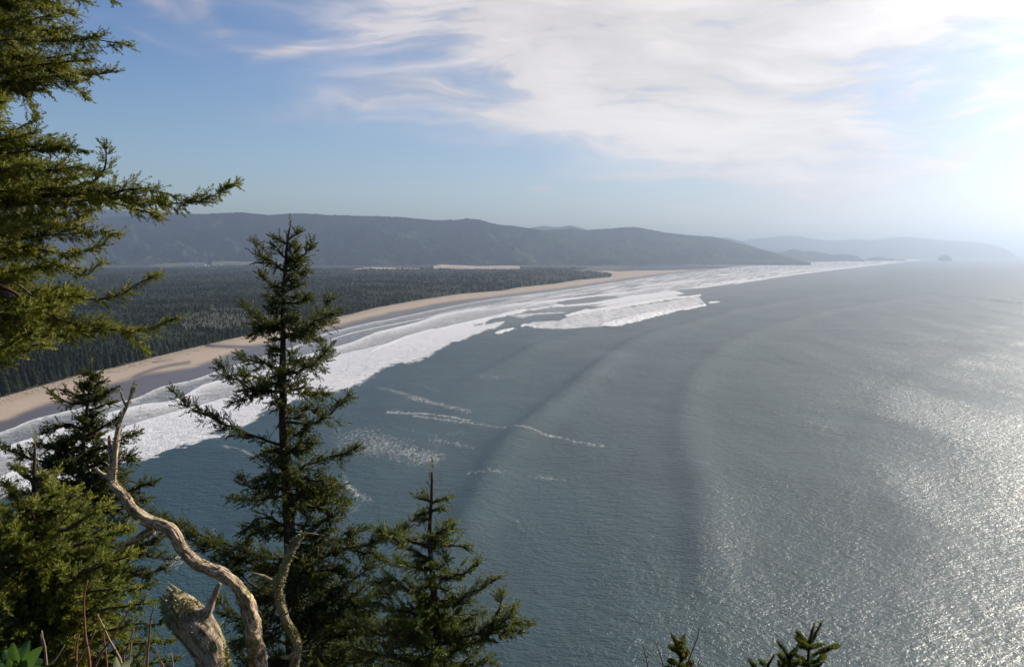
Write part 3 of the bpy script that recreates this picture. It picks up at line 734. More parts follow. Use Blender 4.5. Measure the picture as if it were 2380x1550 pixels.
def bark_mat(name, dark, light, lichen, lich, scale=14, bs=.02):
    m, nt, b = mat(name); pos = nn(nt, 'ShaderNodeTexCoord').outputs['Object']
    gv = nn(nt, 'ShaderNodeAttribute', attribute_name='grain').outputs['Vector']
    a = noise(nt, pos, scale, 6, .65, .6); g1 = noise(nt, gv, scale * 3.0, 6, .7, .3); g2 = noise(nt, gv, scale * 7.0, 4, .7)
    l_ = noise(nt, pos, scale * .45, 5, .7, .8); l2 = noise(nt, pos, scale * 2.5, 3, .6)
    mixg = M(nt, 'ADD', M(nt, 'MULTIPLY', a, .45), M(nt, 'MULTIPLY', g1, .55))
    c = mixc(nt, sstep(nt, mixg, .38, .58), dark, light)
    c = mixc(nt, sstep(nt, g2, .36, .46), mixc(nt, .75, c, (.02, .014, .010)), c)
    c = mixc(nt, M(nt, 'MULTIPLY', sstep(nt, l_, .62 - lich * .3, .68 - lich * .3), sstep(nt, l2, .38, .5)), c, lichen)
    nt.links.new(c, b.inputs['Base Color']); b.inputs['Roughness'].default_value = .95; b.inputs['Specular IOR Level'].default_value = .15
    nt.links.new(bump(nt, M(nt, 'ADD', M(nt, 'MULTIPLY', a, .6), M(nt, 'ADD', M(nt, 'MULTIPLY', g1, .8), M(nt, 'MULTIPLY', g2, .35))), bs, 1.0), b.inputs['Normal'])
    return m
MB_LIVE = bark_mat('spruce_bark', (.035, .026, .020), (.11, .085, .065), (.20, .19, .13), .1)
MB_TWIG = bark_mat('twig_bark', (.05, .033, .02), (.12, .08, .05), (.12, .10, .06), .0)
MB_DEAD = bark_mat('dead_bark', (.13, .09, .06), (.86, .65, .43), (.30, .27, .11), .26, 13, .035)  # strong tone contrast also paints lit wood and shadow into the mottling
MB_MOSS = bark_mat('mossy_bark', (.10, .075, .055), (.56, .44, .30), (.33, .30, .12), .42, 13, .03)
mlich, nt, b = mat('lichen'); nt.links.new(mixc(nt, noise(nt, geo_pos(nt), 12, 3), (.24, .22, .08), (.42, .39, .17)), b.inputs['Base Color']); b.inputs['Roughness'].default_value = 1; b.inputs['Specular IOR Level'].default_value = .05

# ------------------------------------------------------------------ foreground building tools
def frames(D):
    D = D / np.linalg.norm(D, axis=-1, keepdims=True)
    up = np.tile(np.array([0., 0., 1.]), (len(D), 1)); bad = np.abs(D[:, 2]) > .95; up[bad] = (0, 1, 0)
    B = np.cross(up, D); B /= np.linalg.norm(B, axis=-1, keepdims=True)
    return D, B, np.cross(D, B)
class Wood:
    def __init__(s): s.V = []; s.T = []; s.G = []; s.n = 0
    def tube(s, pts, rad, n=6, rough=0.0, seed=0, caps=True, ridge=0.0):
        p = np.asarray(pts, float); m = len(p)
        t = np.gradient(p, axis=0); D, B, N = frames(t)
        # keep the frame from flipping along the way
        for i in range(1, m):
            b = B[i - 1] - D[i] * np.dot(B[i - 1], D[i]); b /= np.linalg.norm(b); B[i] = b; N[i] = np.cross(D[i], b)
        a = np.arange(n) * 2 * math.pi / n
        r = np.broadcast_to(np.asarray(rad, float), (m,))[:, None] * np.ones(n)
        if rough:
            L = np.concatenate([[0], np.cumsum(np.linalg.norm(np.diff(p, axis=0), axis=1))])
            q = L[:, None] / max(rad if np.isscalar(rad) else np.max(rad), 1e-4) * .9
            r = r * (1 + rough * 2 * (fbm(q + seed * 7.7 + np.cos(a)[None] * 1.1 + 5, np.sin(a)[None] * 1.1 + q * .15 + seed + 9, 3) - .5))
        L_ = np.concatenate([[0], np.cumsum(np.linalg.norm(np.diff(p, axis=0), axis=1))])
        if ridge:
            tw_ = a[None] + L_[:, None] * 1.3 + seed
            r = r * (1 - ridge * np.abs(2 * fbm(np.cos(tw_) * 3.2 + 20 + L_[:, None] * 1.1, np.sin(tw_) * 3.2 + 20 + L_[:, None] * .7, 3) - 1) ** .7 + ridge * .3)
        gr = np.stack([np.broadcast_to(L_[:, None] * .16 + seed, r.shape), np.cos(a)[None] * r, np.sin(a)[None] * r], -1).reshape(-1, 3)
        V = p[:, None] + (B[:, None] * np.cos(a)[None, :, None] + N[:, None] * np.sin(a)[None, :, None]) * r[..., None]
        i = np.arange(m - 1)[:, None] * n; j = np.arange(n); k = (j + 1) % n
        T1 = np.stack([i + j, i + k, i + n + k], -1).reshape(-1, 3); T2 = np.stack([i + j, i + n + k, i + n + j], -1).reshape(-1, 3)
        V = V.reshape(-1, 3); T = np.vstack([T1, T2])
        if caps:
            gr = np.vstack([gr, gr[0], gr[-1]])
            V = np.vstack([V, p[0], p[-1] + D[-1] * r[-1, 0] * .3]); c0, c1 = len(V) - 2, len(V) - 1
            T = np.vstack([T, np.stack([np.full(n, c0), k, j], -1), np.stack([np.full(n, c1), (m - 1) * n + j, (m - 1) * n + k], -1)])
        s.V.append(V); s.T.append(T + s.n); s.G.append(gr); s.n += len(V)
    def thin(s, P0, P1, r0, r1):
        """many thin three-sided twigs at once"""
        P0 = np.asarray(P0); P1 = np.asarray(P1); k = len(P0)
        if k == 0: return
        D, B, N = frames(P1 - P0 + 1e-9); a = np.arange(3) * 2.0944
        ring = B[:, None] * np.cos(a)[None, :, None] + N[:, None] * np.sin(a)[None, :, None]
        r0 = np.broadcast_to(r0, (k,))[:, None, None]; r1 = np.broadcast_to(r1, (k,))[:, None, None]
        V = np.concatenate([P0[:, None] + ring * r0, P1[:, None] + ring * r1], 1)
        f = np.array([[0, 1, 4], [0, 4, 3], [1, 2, 5], [1, 5, 4], [2, 0, 3], [2, 3, 5]])
        s.V.append(V.reshape(-1, 3)); s.T.append((f[None] + (np.arange(k) * 6)[:, None, None]).reshape(-1, 3) + s.n); s.G.append(V.reshape(-1, 3)); s.n += k * 6
    def build(s, name, material, parent=None, smooth=True):
        if not s.V: return None
        o = mesh_np(name, np.vstack(s.V), np.vstack(s.T), [material], smooth=smooth, parent=parent)
        at = o.data.attributes.new('grain', 'FLOAT_VECTOR', 'POINT'); at.data.foreach_set('vector', np.vstack(s.G).astype(np.float32).ravel())
        return o
def twig_template(r_, n=44, ln=.17, wd=.020, tip=True):
    V = []; T = []
    for i in range(n):
        s_ = (i + r_.random()) / n; a = r_.random() * 6.283; an = R(62 - 34 * s_ + r_.uniform(-10, 10))
        l = ln * r_.uniform(.8, 1.15) * (1 if s_ < .9 else .9)
        o = np.array([s_, 0, 0]); dr = np.array([math.cos(an), math.sin(an) * math.cos(a), math.sin(an) * math.sin(a)])
        pr = np.cross(dr, [1, 0, 0]); pr /= np.linalg.norm(pr); k = len(V)
        mid = o + dr * l * .55
        V += [o, mid - pr * wd, o + dr * l, mid + pr * wd]
        T += [(k, k + 1, k + 3), (k + 1, k + 2, k + 3)]
    return np.array(V), np.array(T)
TW = [twig_template(random.Random(k), 30, .18, .028) for k in range(6)]
TWF = [twig_template(random.Random(20 + k), 26, .19, .040) for k in range(6)]
class Foliage:
    def __init__(s): s.O = []; s.D = []; s.S = []
    def add(s, O, D, S): s.O.append(O); s.D.append(D); s.S.append(S)
    def count(s): return sum(len(o) for o in s.O)
    def build(s, name, material, parent, fine=True):
        O = np.vstack(s.O); D = np.vstack(s.D); S = np.concatenate(s.S)
        D, B, N = frames(D); VV = []; TT = []; base = 0
        tw = TW if fine else TWF
        ch = rng.integers(0, len(tw), len(O))
        for k, (V, T) in enumerate(tw):
            ii = np.nonzero(ch == k)[0]
            if len(ii) == 0: continue
            th = S[ii] ** .5 * .46      # needles keep nearly their own length on short shoots
            X_ = O[ii][:, None] + S[ii][:, None, None] * V[None, :, 0, None] * D[ii][:, None] + th[:, None, None] * (V[None, :, 1, None] * B[ii][:, None] + V[None, :, 2, None] * N[ii][:, None])
            VV.append(X_.reshape(-1, 3)); TT.append((T[None] + (np.arange(len(ii)) * len(V))[:, None, None] + base).reshape(-1, 3)); base += len(ii) * len(V)
        return mesh_np(name, np.vstack(VV), np.vstack(TT), [material], parent=parent)
def resample(pts, step):
    p = cr(pts, 8); L = np.concatenate([[0], np.cumsum(np.linalg.norm(np.diff(p, axis=0), axis=1))])
    n = max(4, int(L[-1] / step) + 1); t = np.linspace(0, L[-1], n)
    return np.stack([np.interp(t, L, p[:, i]) for i in range(3)], -1), L[-1]
def spray(pts, wood, fol, lat=.30, step=.045, r0=.02, bare=.12, droop=.25, twig=.085, dens=1.0, roll=1.0, tipup=.0, tuft=1.0):
    """one living limb: woody axis, side shoots all round (mostly sideways and hanging), twigs on each"""
    q, L = resample(pts, step / 1.0)
    n = len(q); t = np.linspace(0, 1, n)
    q = q + (np.stack([fbm(t * 6 + rng.random() * 50, t * 0 + k * 9.1, 2) for k in range(3)], -1) - .5) * .10 * min(1, L) * (t * (1.0 - t) * 4)[:, None]
    wood.tube(q, r0 * (1 - t) ** .8 + .0035, 5 if r0 < .03 else 7, .15)
    D, B, N = frames(np.gradient(q, axis=0))
    k = np.nonzero((t > bare))[0]
    reps = np.maximum(1, rng.poisson(2.0 * dens, len(k)))
    k = np.repeat(k, reps); m = len(k); tt = t[k]
    env = np.clip((1 - tt) / .45, 0, 1) ** .75 * np.clip((tt - bare) / .25 + .35, 0, 1)
    ll = lat * (.16 + env * rng.uniform(.2, .85, m))
    ph = rng.random(m) * 6.283
    # favour the flat of the spray and the hanging side
    side = np.where(rng.random(m) < .5, 0, math.pi)
    ph = np.where(rng.random(m) < .62 * roll, side + rng.normal(0, .45, m), ph)
    an = np.radians(rng.uniform(38, 68, m))
    dirs = D[k] * np.cos(an)[:, None] + (B[k] * np.cos(ph)[:, None] + N[k] * np.sin(ph)[:, None]) * np.sin(an)[:, None]
    dirs[:, 2] -= droop * rng.uniform(-.3, 1.2, m) * (ll / lat)
    dirs /= np.linalg.norm(dirs, axis=1, keepdims=True)
    O = q[k]; bend = np.array([0, 0, .25 + tipup])
    mid = O + dirs * ll[:, None] * .55
    d2 = dirs * .9 + bend * .4 + D[k] * .25; d2 /= np.linalg.norm(d2, axis=1, keepdims=True)
    end = mid + d2 * ll[:, None] * .5
    wood.thin(O, mid, .0035, .0026); wood.thin(mid, end, .0026, .0016)
    fol.add(end - d2 * twig * .3, d2 + rng.normal(0, .1, (m, 3)), np.full(m, twig * 1.2) * rng.uniform(.8, 1.3, m))
    # twigs along every side shoot
    nt_ = np.maximum(2, (ll / (twig * .24) * tuft).astype(int)); ii = np.repeat(np.arange(m), nt_)
    fr = rng.random(len(ii)) * .95
    base = np.where(fr[:, None] < .55, O[ii] + (mid - O)[ii] * (fr / .55)[:, None], mid[ii] + (end - mid)[ii] * ((fr - .55) / .45)[:, None])
    dm = np.where(fr[:, None] < .55, dirs[ii], d2[ii])
    a2, b2, n2 = frames(dm); p2 = rng.random(len(ii)) * 6.283; an2 = np.radians(rng.uniform(25, 60, len(ii)))
    d3 = a2 * np.cos(an2)[:, None] + (b2 * np.cos(p2)[:, None] + n2 * np.sin(p2)[:, None]) * np.sin(an2)[:, None]
    d3[:, 2] += .12
    fol.add(base, d3, twig * rng.uniform(.55, 1.15, len(ii)))
    # growing tip
    tp = q[-3:]; fol.add(tp - D[-3:] * twig * .2, D[-3:] + rng.normal(0, .08, (3, 3)), np.full(3, twig * 1.3))
    return q
def trunk_path(pts, depth):
    out = []
    for a in pts:
        out.append(P(a[0], a[1], a[2] if len(a) > 2 else depth))
    return np.array(out)
def root_down(p, lean=(0, 0)):
    """continue a trunk from its last visible point down to the headland"""
    x, y, z = p[-1]; dx, dy = lean; out = [p]
    for i in range(40):
        z -= .5; x += dx * .5; y += dy * .5
        gz_ = float(ground_z(x, y)) - .35
        out.append([[x, y, max(z, gz_)]])
        if z <= gz_: break
    return np.vstack(out)
def base_of(p): return (float(p[-1][0]), float(p[-1][1]), float(ground_z(p[-1][0], p[-1][1])))
def spruce(label, trunk_pts, depth, rad, limbs, fill, needles, lat=.28, twig=.085, dens=1.0, fine=True, lean=(0, 0), droop=.25, fillrise=.15, group=None, lead=True):
    """trunk_pts top first; limbs: (list of (x, y, depth offset), lateral length factor); fill: rows (y, half width left, half width right, count)"""
    tp = trunk_path(trunk_pts, depth); tq, _ = resample(tp, .08)
    root = root_down(tq, lean); e_loc = base_of(root)
    e = empty('spruce_tree', e_loc, label, 'tree', group); off = np.array(e_loc)
    nvis = len(tq); tl = np.linspace(0, 1, nvis)
    rr = np.concatenate([rad[0] + (rad[1] - rad[0]) * tl ** .9, np.full(len(root) - nvis, rad[1] * 1.1)])
    wt = Wood(); wt.tube(root - off, rr, 10, .10); wt.build('trunk', MB_LIVE, e)
    wl = Wood(); fo = Foliage(); wl_off = off
    ty = np.array([proj(*q)[1] for q in tq]); tx = np.array([proj(*q)[0] for q in tq])
    if lead: # needles on the leader itself
        nl = min(14, nvis // 4); k = np.repeat(np.arange(nl), 2)
        fo.add(tq[k] - off, np.tile([0, 0, 1.], (len(k), 1)) + rng.normal(0, .35, (len(k), 3)), np.full(len(k), twig))
        fo.add(tq[:1] - off, np.array([[0, 0, 1.]]), np.array([twig * 1.6]))
    def on_trunk(y):
        i = int(np.argmin(np.abs(ty - y))); return tq[i]
    for pl, lf in limbs:
        pts = [P(a, b_, depth + c_) - off for a, b_, c_ in pl]
        spray(pts, wl, fo, lat * lf, .05, r0=.012 + .012 * lf, bare=.10, droop=droop, twig=twig, dens=dens)
    for (y, hl, hr, cnt) in fill:
        for j in range(cnt):
            az = rng.random() * 6.283; ca_, sa_ = math.cos(az), math.sin(az)
            hw = (hr if ca_ > 0 else hl) * rng.uniform(.55, 1.0) * depth / F
            y_ = y + rng.uniform(-14, 14); o0 = on_trunk(y_) - off
            hw = max(hw, .05); rise = fillrise * rng.uniform(-1.3, 1.3) - .12 * hw
            o1 = o0 + np.array([ca_ * hw * .55, sa_ * hw * .55, -.10 * hw]); o2 = o0 + np.array([ca_ * hw, sa_ * hw, rise * hw + .05 * hw])
            spray([o0, o1, o2], wl, fo, lat * min(1, .35 + hw * .6), .055, r0=.008 + .008 * hw, bare=.12, droop=droop, twig=twig, dens=dens * .85)
    wl.build('limb', MB_TWIG, e); fo.build('crown', needles, e, fine)
    print('SPRUCE', label[:30], fo.count())
    return e
# ------------------------------------------------------------------ the big spruce at the left, its trunk outside the frame
def left_spruce():
    dep = 8.0; tx0 = -360
    prof = [(-60, 200), (-20, 200), (0, 175), (30, 170), (70, 205), (100, 262), (120, 250), (150, 225), (180, 232), (205, 150), (230, 60), (262, 50), (290, 75), (320, 130), (345, 170), (365, 165), (390, 215), (420, 262), (450, 330), (475, 400), (500, 310), (525, 225), (550, 232), (580, 212), (610, 190), (640, 205), (665, 235), (690, 290), (720, 270), (745, 330), (765, 330), (785, 250), (800, 90)]
    py_ = [a for a, _ in prof]; px_ = [b_ for _, b_ in prof]
    top = P(tx0 + 40, -900, dep + .6); bot = P(tx0, 1500, dep)
    tq, _ = resample([top, (top + bot) / 2 + np.array([.1, 0, 0]), bot], .2)
    root = root_down(tq); e_loc = base_of(root); off = np.array(e_loc)
    e = empty('spruce_tree', e_loc, 'big sunlit spruce whose boughs reach in from the left edge of the photo', 'tree')
    wt = Wood(); wt.tube(root - off, np.linspace(.10, .24, len(root)), 12, .12); wt.build('trunk', MB_LIVE, e)
    wl = Wood(); fo = Foliage()
    def limb(pl, lf, dens=1.0, r0=.022, bare=.3):
        spray([P(a, b_, dep + c_) - off for a, b_, c_ in pl], wl, fo, .30 * lf, .05, r0=r0, bare=bare, droop=.45, twig=.088, dens=dens)
    ex = [([(tx0, 60, 0), (-60, 52, -.2), (120, 70, -.3), (225, 92, -.3), (290, 104, -.3)], .85), ([(tx0, 140, 0), (-20, 128, .2), (110, 150, .2), (200, 172, .2), (266, 168, .2)], .75),
          ([(tx0, 20, 0), (-40, 22, .3), (90, 18, .4), (165, 30, .4)], .8), ([(tx0, -40, 0), (0, -30, 0), (120, -30, 0), (205, 5, 0)], .35), ([(tx0, -60, 0), (50, -60, 0), (200, -40, 0), (262, 4, 0)], .22),
          ([(-100, 120, .2), (60, 145, .2), (140, 185, .2), (175, 205, .2), (203, 228, .2)], .4), ([(tx0, 190, 0), (-60, 160, -.3), (30, 185, -.3), (85, 265, -.3)], .7),
          ([(tx0, 330, 0), (-40, 300, 0), (30, 300, 0), (78, 282, 0)], .5), ([(tx0, 400, 0), (-20, 345, -.2), (100, 335, -.3), (193, 350, -.3)], .8), ([(tx0, 440, 0), (0, 392, .3), (140, 385, .3), (230, 400, .3)], .9),
          ([(150, 452, -.2), (215, 420, -.2), (240, 390, -.2), (247, 347, -.2)], .5), ([(tx0, 500, 0), (0, 462, 0), (90, 448, 0), (200, 444, 0), (330, 462, 0), (430, 470, 0), (490, 458, 0), (548, 429, 0)], .72),
          ([(150, 450, .2), (260, 470, .3), (330, 488, .3), (372, 505, .3)], .45), ([(100, 455, -.3), (240, 445, -.3), (330, 440, -.3), (400, 455, -.3)], .75), ([(tx0, 560, 0), (0, 520, .2), (150, 530, .2), (268, 548, .2)], .8),
          ([(tx0, 620, 0), (20, 580, -.3), (150, 590, -.3), (240, 571, -.3)], .7), ([(-40, 560, .2), (90, 600, .2), (190, 640, .2), (232, 612, .2)], .6),
          ([(tx0, 640, 0), (0, 668, .1), (150, 690, .1), (260, 690, .1), (320, 660, .1), (358, 641, .1)], .6), ([(tx0, 690, 0), (20, 700, -.2), (140, 745, -.2), (270, 770, -.2), (340, 765, -.2), (404, 741, -.2)], .55),
          ([(20, 720, 0), (160, 755, 0), (280, 765, 0), (338, 812, 0)], .6), ([(tx0, 760, 0), (-60, 740, -.3), (20, 745, -.3), (75, 775, -.3)], .6), ([(tx0, 860, 0), (-80, 830, -.9), (0, 810, -.9), (64, 776, -.9)], .42), ([(-300, 880, 0), (-40, 846, -.9), (18, 843, -.9)], .35),
          ([(-40, 640, -.5), (60, 700, -.4), (130, 738, -.4), (120, 760, -.4)], .5)]
    for pl, lf in ex: limb(pl, lf)
    for y in np.arange(-60, 800, 25.0):
        xe = np.interp(y, py_, px_)
        for j in range(2):
            f = rng.uniform(.35, .97); x1 = -90 + (xe + 90) * f; y1 = y + rng.uniform(-8, 8)
            dz = rng.uniform(-.9, .9); y0 = y1 - rng.uniform(-50, 15)
            if 225 < y < 280: x1 = min(x1, 55)
            limb([(tx0, y0, 0), ((x1 + tx0) / 2 + 40, (y0 + y1) / 2 + 12, dz * .6), (x1, y1, dz)], rng.uniform(.65, 1.0), 1.05, .02, .35)
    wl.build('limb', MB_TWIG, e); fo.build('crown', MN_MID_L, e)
    w2 = Wood()
    for pl, r0, r1 in [([(-80, 640, -.2), (-10, 672, -.25), (45, 700, -.3), (90, 728, -.3), (135, 742, -.3), (160, 745, -.25)], .055, .022), ([(-60, 500, 0), (10, 470, -.1), (60, 452, -.1), (130, 446, -.1), (200, 450, 0)], .045, .02), ([(-60, 690, -.4), (10, 730, -.4), (60, 768, -.4), (100, 790, -.4)], .022, .008), ([(-60, 690, -.35), (20, 655, -.35), (80, 690, -.35)], .02, .01)]:
        q, _ = resample([P(a, b_, dep + c_) - off for a, b_, c_ in pl], .04); w2.tube(q, np.linspace(r0, r1, len(q)), 8, .2)
    w2.build('bare_limb', MB_DEADW, e)
    print('LEFT', fo.count())
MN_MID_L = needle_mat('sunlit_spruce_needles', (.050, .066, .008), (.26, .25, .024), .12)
MB_DEADW = bark_mat('weathered_limb_bark', (.08, .055, .04), (.27, .20, .15), (.25, .22, .14), .1)
left_spruce()

# ------------------------------------------------------------------ the tall spruce in front of the surf
C_TR = [(674, 527), (668, 560), (664, 610), (661, 660), (658, 720), (658, 780), (657, 850), (658, 920), (658, 990), (663, 1060), (667, 1130), (671, 1200), (676, 1290), (680, 1400), (682, 1500), (684, 1560)]
C_L = [([(671, 556, 0), (682, 550, 0), (691, 543, 0)], .30), ([(671, 570, 0), (655, 562, 0), (639, 553, 0)], .35), ([(667, 600, 0), (652, 590, 0), (641, 574, 0)], .45),
       ([(663, 632, 0), (635, 612, 0), (610, 592, .1), (593, 566, .1)], .55), ([(665, 612, 0), (690, 606, 0), (710, 590, -.1), (725, 566, -.1)], .42), ([(665, 610, 0), (680, 595, 0), (688, 582, 0)], .35),
       ([(662, 640, 0), (690, 636, .1), (712, 630, .1)], .50), ([(660, 668, 0), (640, 668, 0), (622, 655, 0), (607, 641, 0)], .50), ([(661, 664, 0), (680, 664, 0), (694, 661, 0)], .5), ([(660, 700, 0), (640, 698, 0), (625, 688, 0)], .5), ([(660, 704, 0), (690, 704, 0), (716, 692, 0)], .5),
       ([(657, 766, 0), (632, 752, .1), (604, 748, .1), (585, 735, .1), (571, 710, .1)], .75), ([(657, 768, 0), (615, 762, .2), (590, 775, .2)], .6),
       ([(660, 786, 0), (695, 775, -.2), (725, 754, -.3), (752, 740, -.3), (782, 724, -.3)], .80), ([(660, 786, 0), (720, 760, .2), (755, 728, .2), (768, 697, .2)], .8), ([(660, 760, 0), (700, 775, .3), (735, 790, .3)], .6),
       ([(657, 868, 0), (700, 862, -.1), (735, 838, -.2), (768, 806, -.2)], .95), ([(657, 850, 0), (700, 835, .3), (750, 828, .4), (766, 822, .4)], .8),
       ([(657, 862, 0), (620, 846, .1), (585, 838, .1), (562, 826, .1)], .8), ([(656, 912, 0), (610, 905, 0), (560, 892, 0), (530, 870, 0), (513, 850, 0)], .95), ([(656, 900, 0), (610, 880, .4), (560, 870, .4)], .9), ([(658, 911, 0), (610, 912, -.1), (570, 920, -.1), (540, 937, -.1)], .6),
       ([(659, 912, 0), (700, 902, .1), (735, 915, .1), (762, 917, .1)], .7), ([(661, 980, 0), (705, 984, -.1), (750, 972, -.2), (785, 950, -.2), (809, 920, -.2)], .75), ([(661, 960, 0), (700, 955, .4), (740, 950, .4)], .6),
       ([(655, 1035, 0), (614, 1022, -.1), (570, 1006, -.2), (530, 990, -.3), (480, 965, -.3), (434, 942, -.3), (402, 910, -.3)], .62),
       ([(663, 1112, 0), (710, 1085, .1), (760, 1062, .1), (795, 1055, .1), (828, 1040, .1)], .8), ([(663, 1060, 0), (700, 1030, -.2), (735, 1030, -.2)], .7), ([(660, 1050, 0), (625, 1050, .2), (598, 1060, .2)], .55),
       ([(663, 1140, 0), (620, 1130, -.1), (585, 1135, -.1), (560, 1112, -.1)], .8), ([(663, 1150, 0), (610, 1160, .1), (570, 1160, .1), (535, 1156, .1)], .6), ([(665, 1120, 0), (720, 1115, -.3), (770, 1125, -.3), (806, 1160, -.3)], .95), ([(668, 1110, 0), (730, 1130, .3), (780, 1160, .3), (799, 1188, .3)], .9),
       ([(670, 1228, 0), (630, 1205, 0), (600, 1210, 0), (567, 1232, 0)], .75), ([(670, 1240, 0), (620, 1230, .3), (578, 1250, .3), (570, 1270, .3)], .7), ([(672, 1160, 0), (730, 1175, .1), (780, 1205, .1)], .9),
       ([(674, 1240, 0), (740, 1245, .2), (800, 1250, .2), (850, 1225, .2)], .8), ([(676, 1300, 0), (740, 1290, -.1), (800, 1275, -.2), (860, 1262, -.2), (915, 1240, -.2), (963, 1208, -.2)], .75), ([(780, 1270, -.2), (860, 1285, -.2), (905, 1310, -.2)], .6),
       ([(676, 1300, 0), (600, 1290, .2), (530, 1262, .3), (450, 1235, .3), (352, 1192, .3)], .65), ([(676, 1320, 0), (600, 1320, .2), (520, 1280, .2), (440, 1252, .2), (395, 1215, .2)], .7),
       ([(678, 1400, 0), (600, 1370, .2), (550, 1330, .2), (500, 1300, .2)], .9), ([(678, 1400, 0), (740, 1370, .1), (810, 1350, .1), (880, 1300, .1)], 1.0), ([(678, 1430, 0), (760, 1400, -.2), (860, 1390, -.3), (940, 1350, -.3)], 1.0),
       ([(678, 1500, 0), (600, 1470, .2), (540, 1430, .2), (505, 1390, .2)], .9), ([(680, 1560, 0), (600, 1540, .2), (540, 1500, .2)], .9), ([(680, 1500, 0), (780, 1480, -.2), (870, 1460, -.2), (950, 1440, -.2)], 1.0), ([(682, 1570, 0), (760, 1545, .2), (850, 1520, .2), (930, 1530, .2)], 1.0), ([(678, 1360, 0), (740, 1330, -.4), (800, 1330, -.4)], 1.0)]
C_F = [(575, 12, 12, 2), (595, 24, 22, 3), (615, 32, 30, 3), (635, 34, 30, 3), (655, 30, 30, 3), (675, 30, 30, 3), (695, 32, 36, 3), (715, 26, 32, 3), (735, 34, 40, 5), (755, 46, 46, 5), (775, 50, 50, 5), (800, 18, 34, 2), (828, 40, 56, 3), (850, 50, 70, 3), (875, 60, 70, 4), (900, 70, 70, 3), (925, 56, 60, 3), (955, 36, 60, 3), (985, 34, 60, 3), (1010, 34, 66, 3), (1040, 55, 74, 4), (1070, 60, 90, 5), (1100, 76, 110, 5), (1130, 90, 120, 6), (1160, 90, 128, 6), (1190, 80, 118, 4), (1220, 84, 105, 4), (1255, 84, 130, 4), (1290, 100, 180, 5), (1330, 130, 200, 6), (1370, 150, 230, 6), (1410, 150, 250, 6), (1450, 150, 260, 6), (1490, 140, 260, 6), (1530, 130, 260, 6), (1570, 130, 260, 5)]
C_F = [(a_, b_, c_, max(2, int(n_ * (.8 if a_ < 1250 else .85)))) for a_, b_, c_, n_ in C_F]
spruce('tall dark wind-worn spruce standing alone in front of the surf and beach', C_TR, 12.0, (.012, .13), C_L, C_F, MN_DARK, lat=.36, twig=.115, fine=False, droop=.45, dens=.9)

# ------------------------------------------------------------------ small spruce at the right of it
R_TR = [(1004, 1097), (1004, 1120), (1003, 1160), (1000, 1210), (998, 1252), (1002, 1300), (1007, 1350), (1012, 1410), (1016, 1470), (1018, 1560)]
R_L = [([(1004, 1166, 0), (992, 1162, 0), (973, 1155, 0)], .12), ([(1003, 1168, 0), (1022, 1162, 0), (1039, 1159, 0)], .12), ([(1003, 1188, 0), (1014, 1184, 0), (1026, 1182, 0)], .14), ([(1002, 1192, 0), (994, 1190, 0), (986, 1192, 0)], .14),
       ([(1001, 1208, 0), (993, 1206, 0), (984, 1207, 0)], .16), ([(999, 1243, 0), (1016, 1238, -.1), (1040, 1230, -.1), (1060, 1230, -.1)], .35), ([(999, 1250, 0), (1020, 1240, .1), (1037, 1222, .1)], .3), ([(1000, 1300, 0), (960, 1280, 0), (925, 1260, 0), (886, 1233, 0)], .4),
       ([(1000, 1262, 0), (1040, 1266, .1), (1078, 1270, .1)], .5), ([(1000, 1270, 0), (965, 1262, .1), (935, 1245, .1), (908, 1240, .1)], .45), ([(1004, 1340, 0), (1045, 1340, 0), (1080, 1332, 0), (1109, 1313, 0)], .45), ([(1010, 1410, 0), (1060, 1400, -.1), (1110, 1372, -.1), (1155, 1343, -.1)], .45),
       ([(1014, 1440, 0), (1060, 1432, .1), (1118, 1427, .1)], .5), ([(1016, 1530, 0), (1080, 1500, -.1), (1130, 1475, -.1), (1180, 1465, -.1), (1207, 1468, -.1)], .55), ([(1016, 1500, 0), (1090, 1475, -.1), (1150, 1455, -.1), (1224, 1443, -.1)], .5), ([(1130, 1475, -.1), (1150, 1440, -.1), (1162, 1405, -.1), (1168, 1377, -.1)], .45),
       ([(1130, 1475, -.1), (1175, 1440, -.1), (1195, 1412, -.1)], .4), ([(1005, 1390, 0), (960, 1375, -.2), (920, 1350, -.2), (875, 1352, -.2)], .6), ([(1012, 1450, 0), (950, 1425, -.2), (890, 1405, -.2), (850, 1395, -.2)], .65), ([(1014, 1510, 0), (940, 1480, -.3), (880, 1470, -.3), (815, 1440, -.3)], .65), ([(1016, 1560, 0), (950, 1530, -.3), (870, 1515, -.3), (790, 1500, -.3)], .65),
       ([(1016, 1570, 0), (1080, 1545, 0), (1140, 1538, 0)], .6), ([(1000, 1320, 0), (960, 1318, .2), (930, 1300, .2)], .5)]
R_F = [(1255, 34, 40, 3), (1280, 46, 50, 4), (1305, 50, 60, 4), (1330, 60, 64, 5), (1355, 70, 76, 5), (1380, 84, 80, 6), (1405, 100, 84, 6), (1430, 110, 90, 6), (1455, 130, 95, 7), (1480, 150, 105, 7), (1505, 160, 110, 7), (1530, 180, 115, 7), (1560, 190, 120, 7)]
R_F = [(a_, b_ * (1.0 if a_ > 1420 else .8), c_ * .85, max(2, int(n_ * (.62 if a_ < 1390 else .85)))) for a_, b_, c_, n_ in R_F]
spruce('young spruce with a long bare leader, right of the tall one, over open water', R_TR, 7.0, (.008, .045), R_L, R_F, MN_MID, lat=.26, twig=.085, dens=1.1, droop=.15, fillrise=.3)

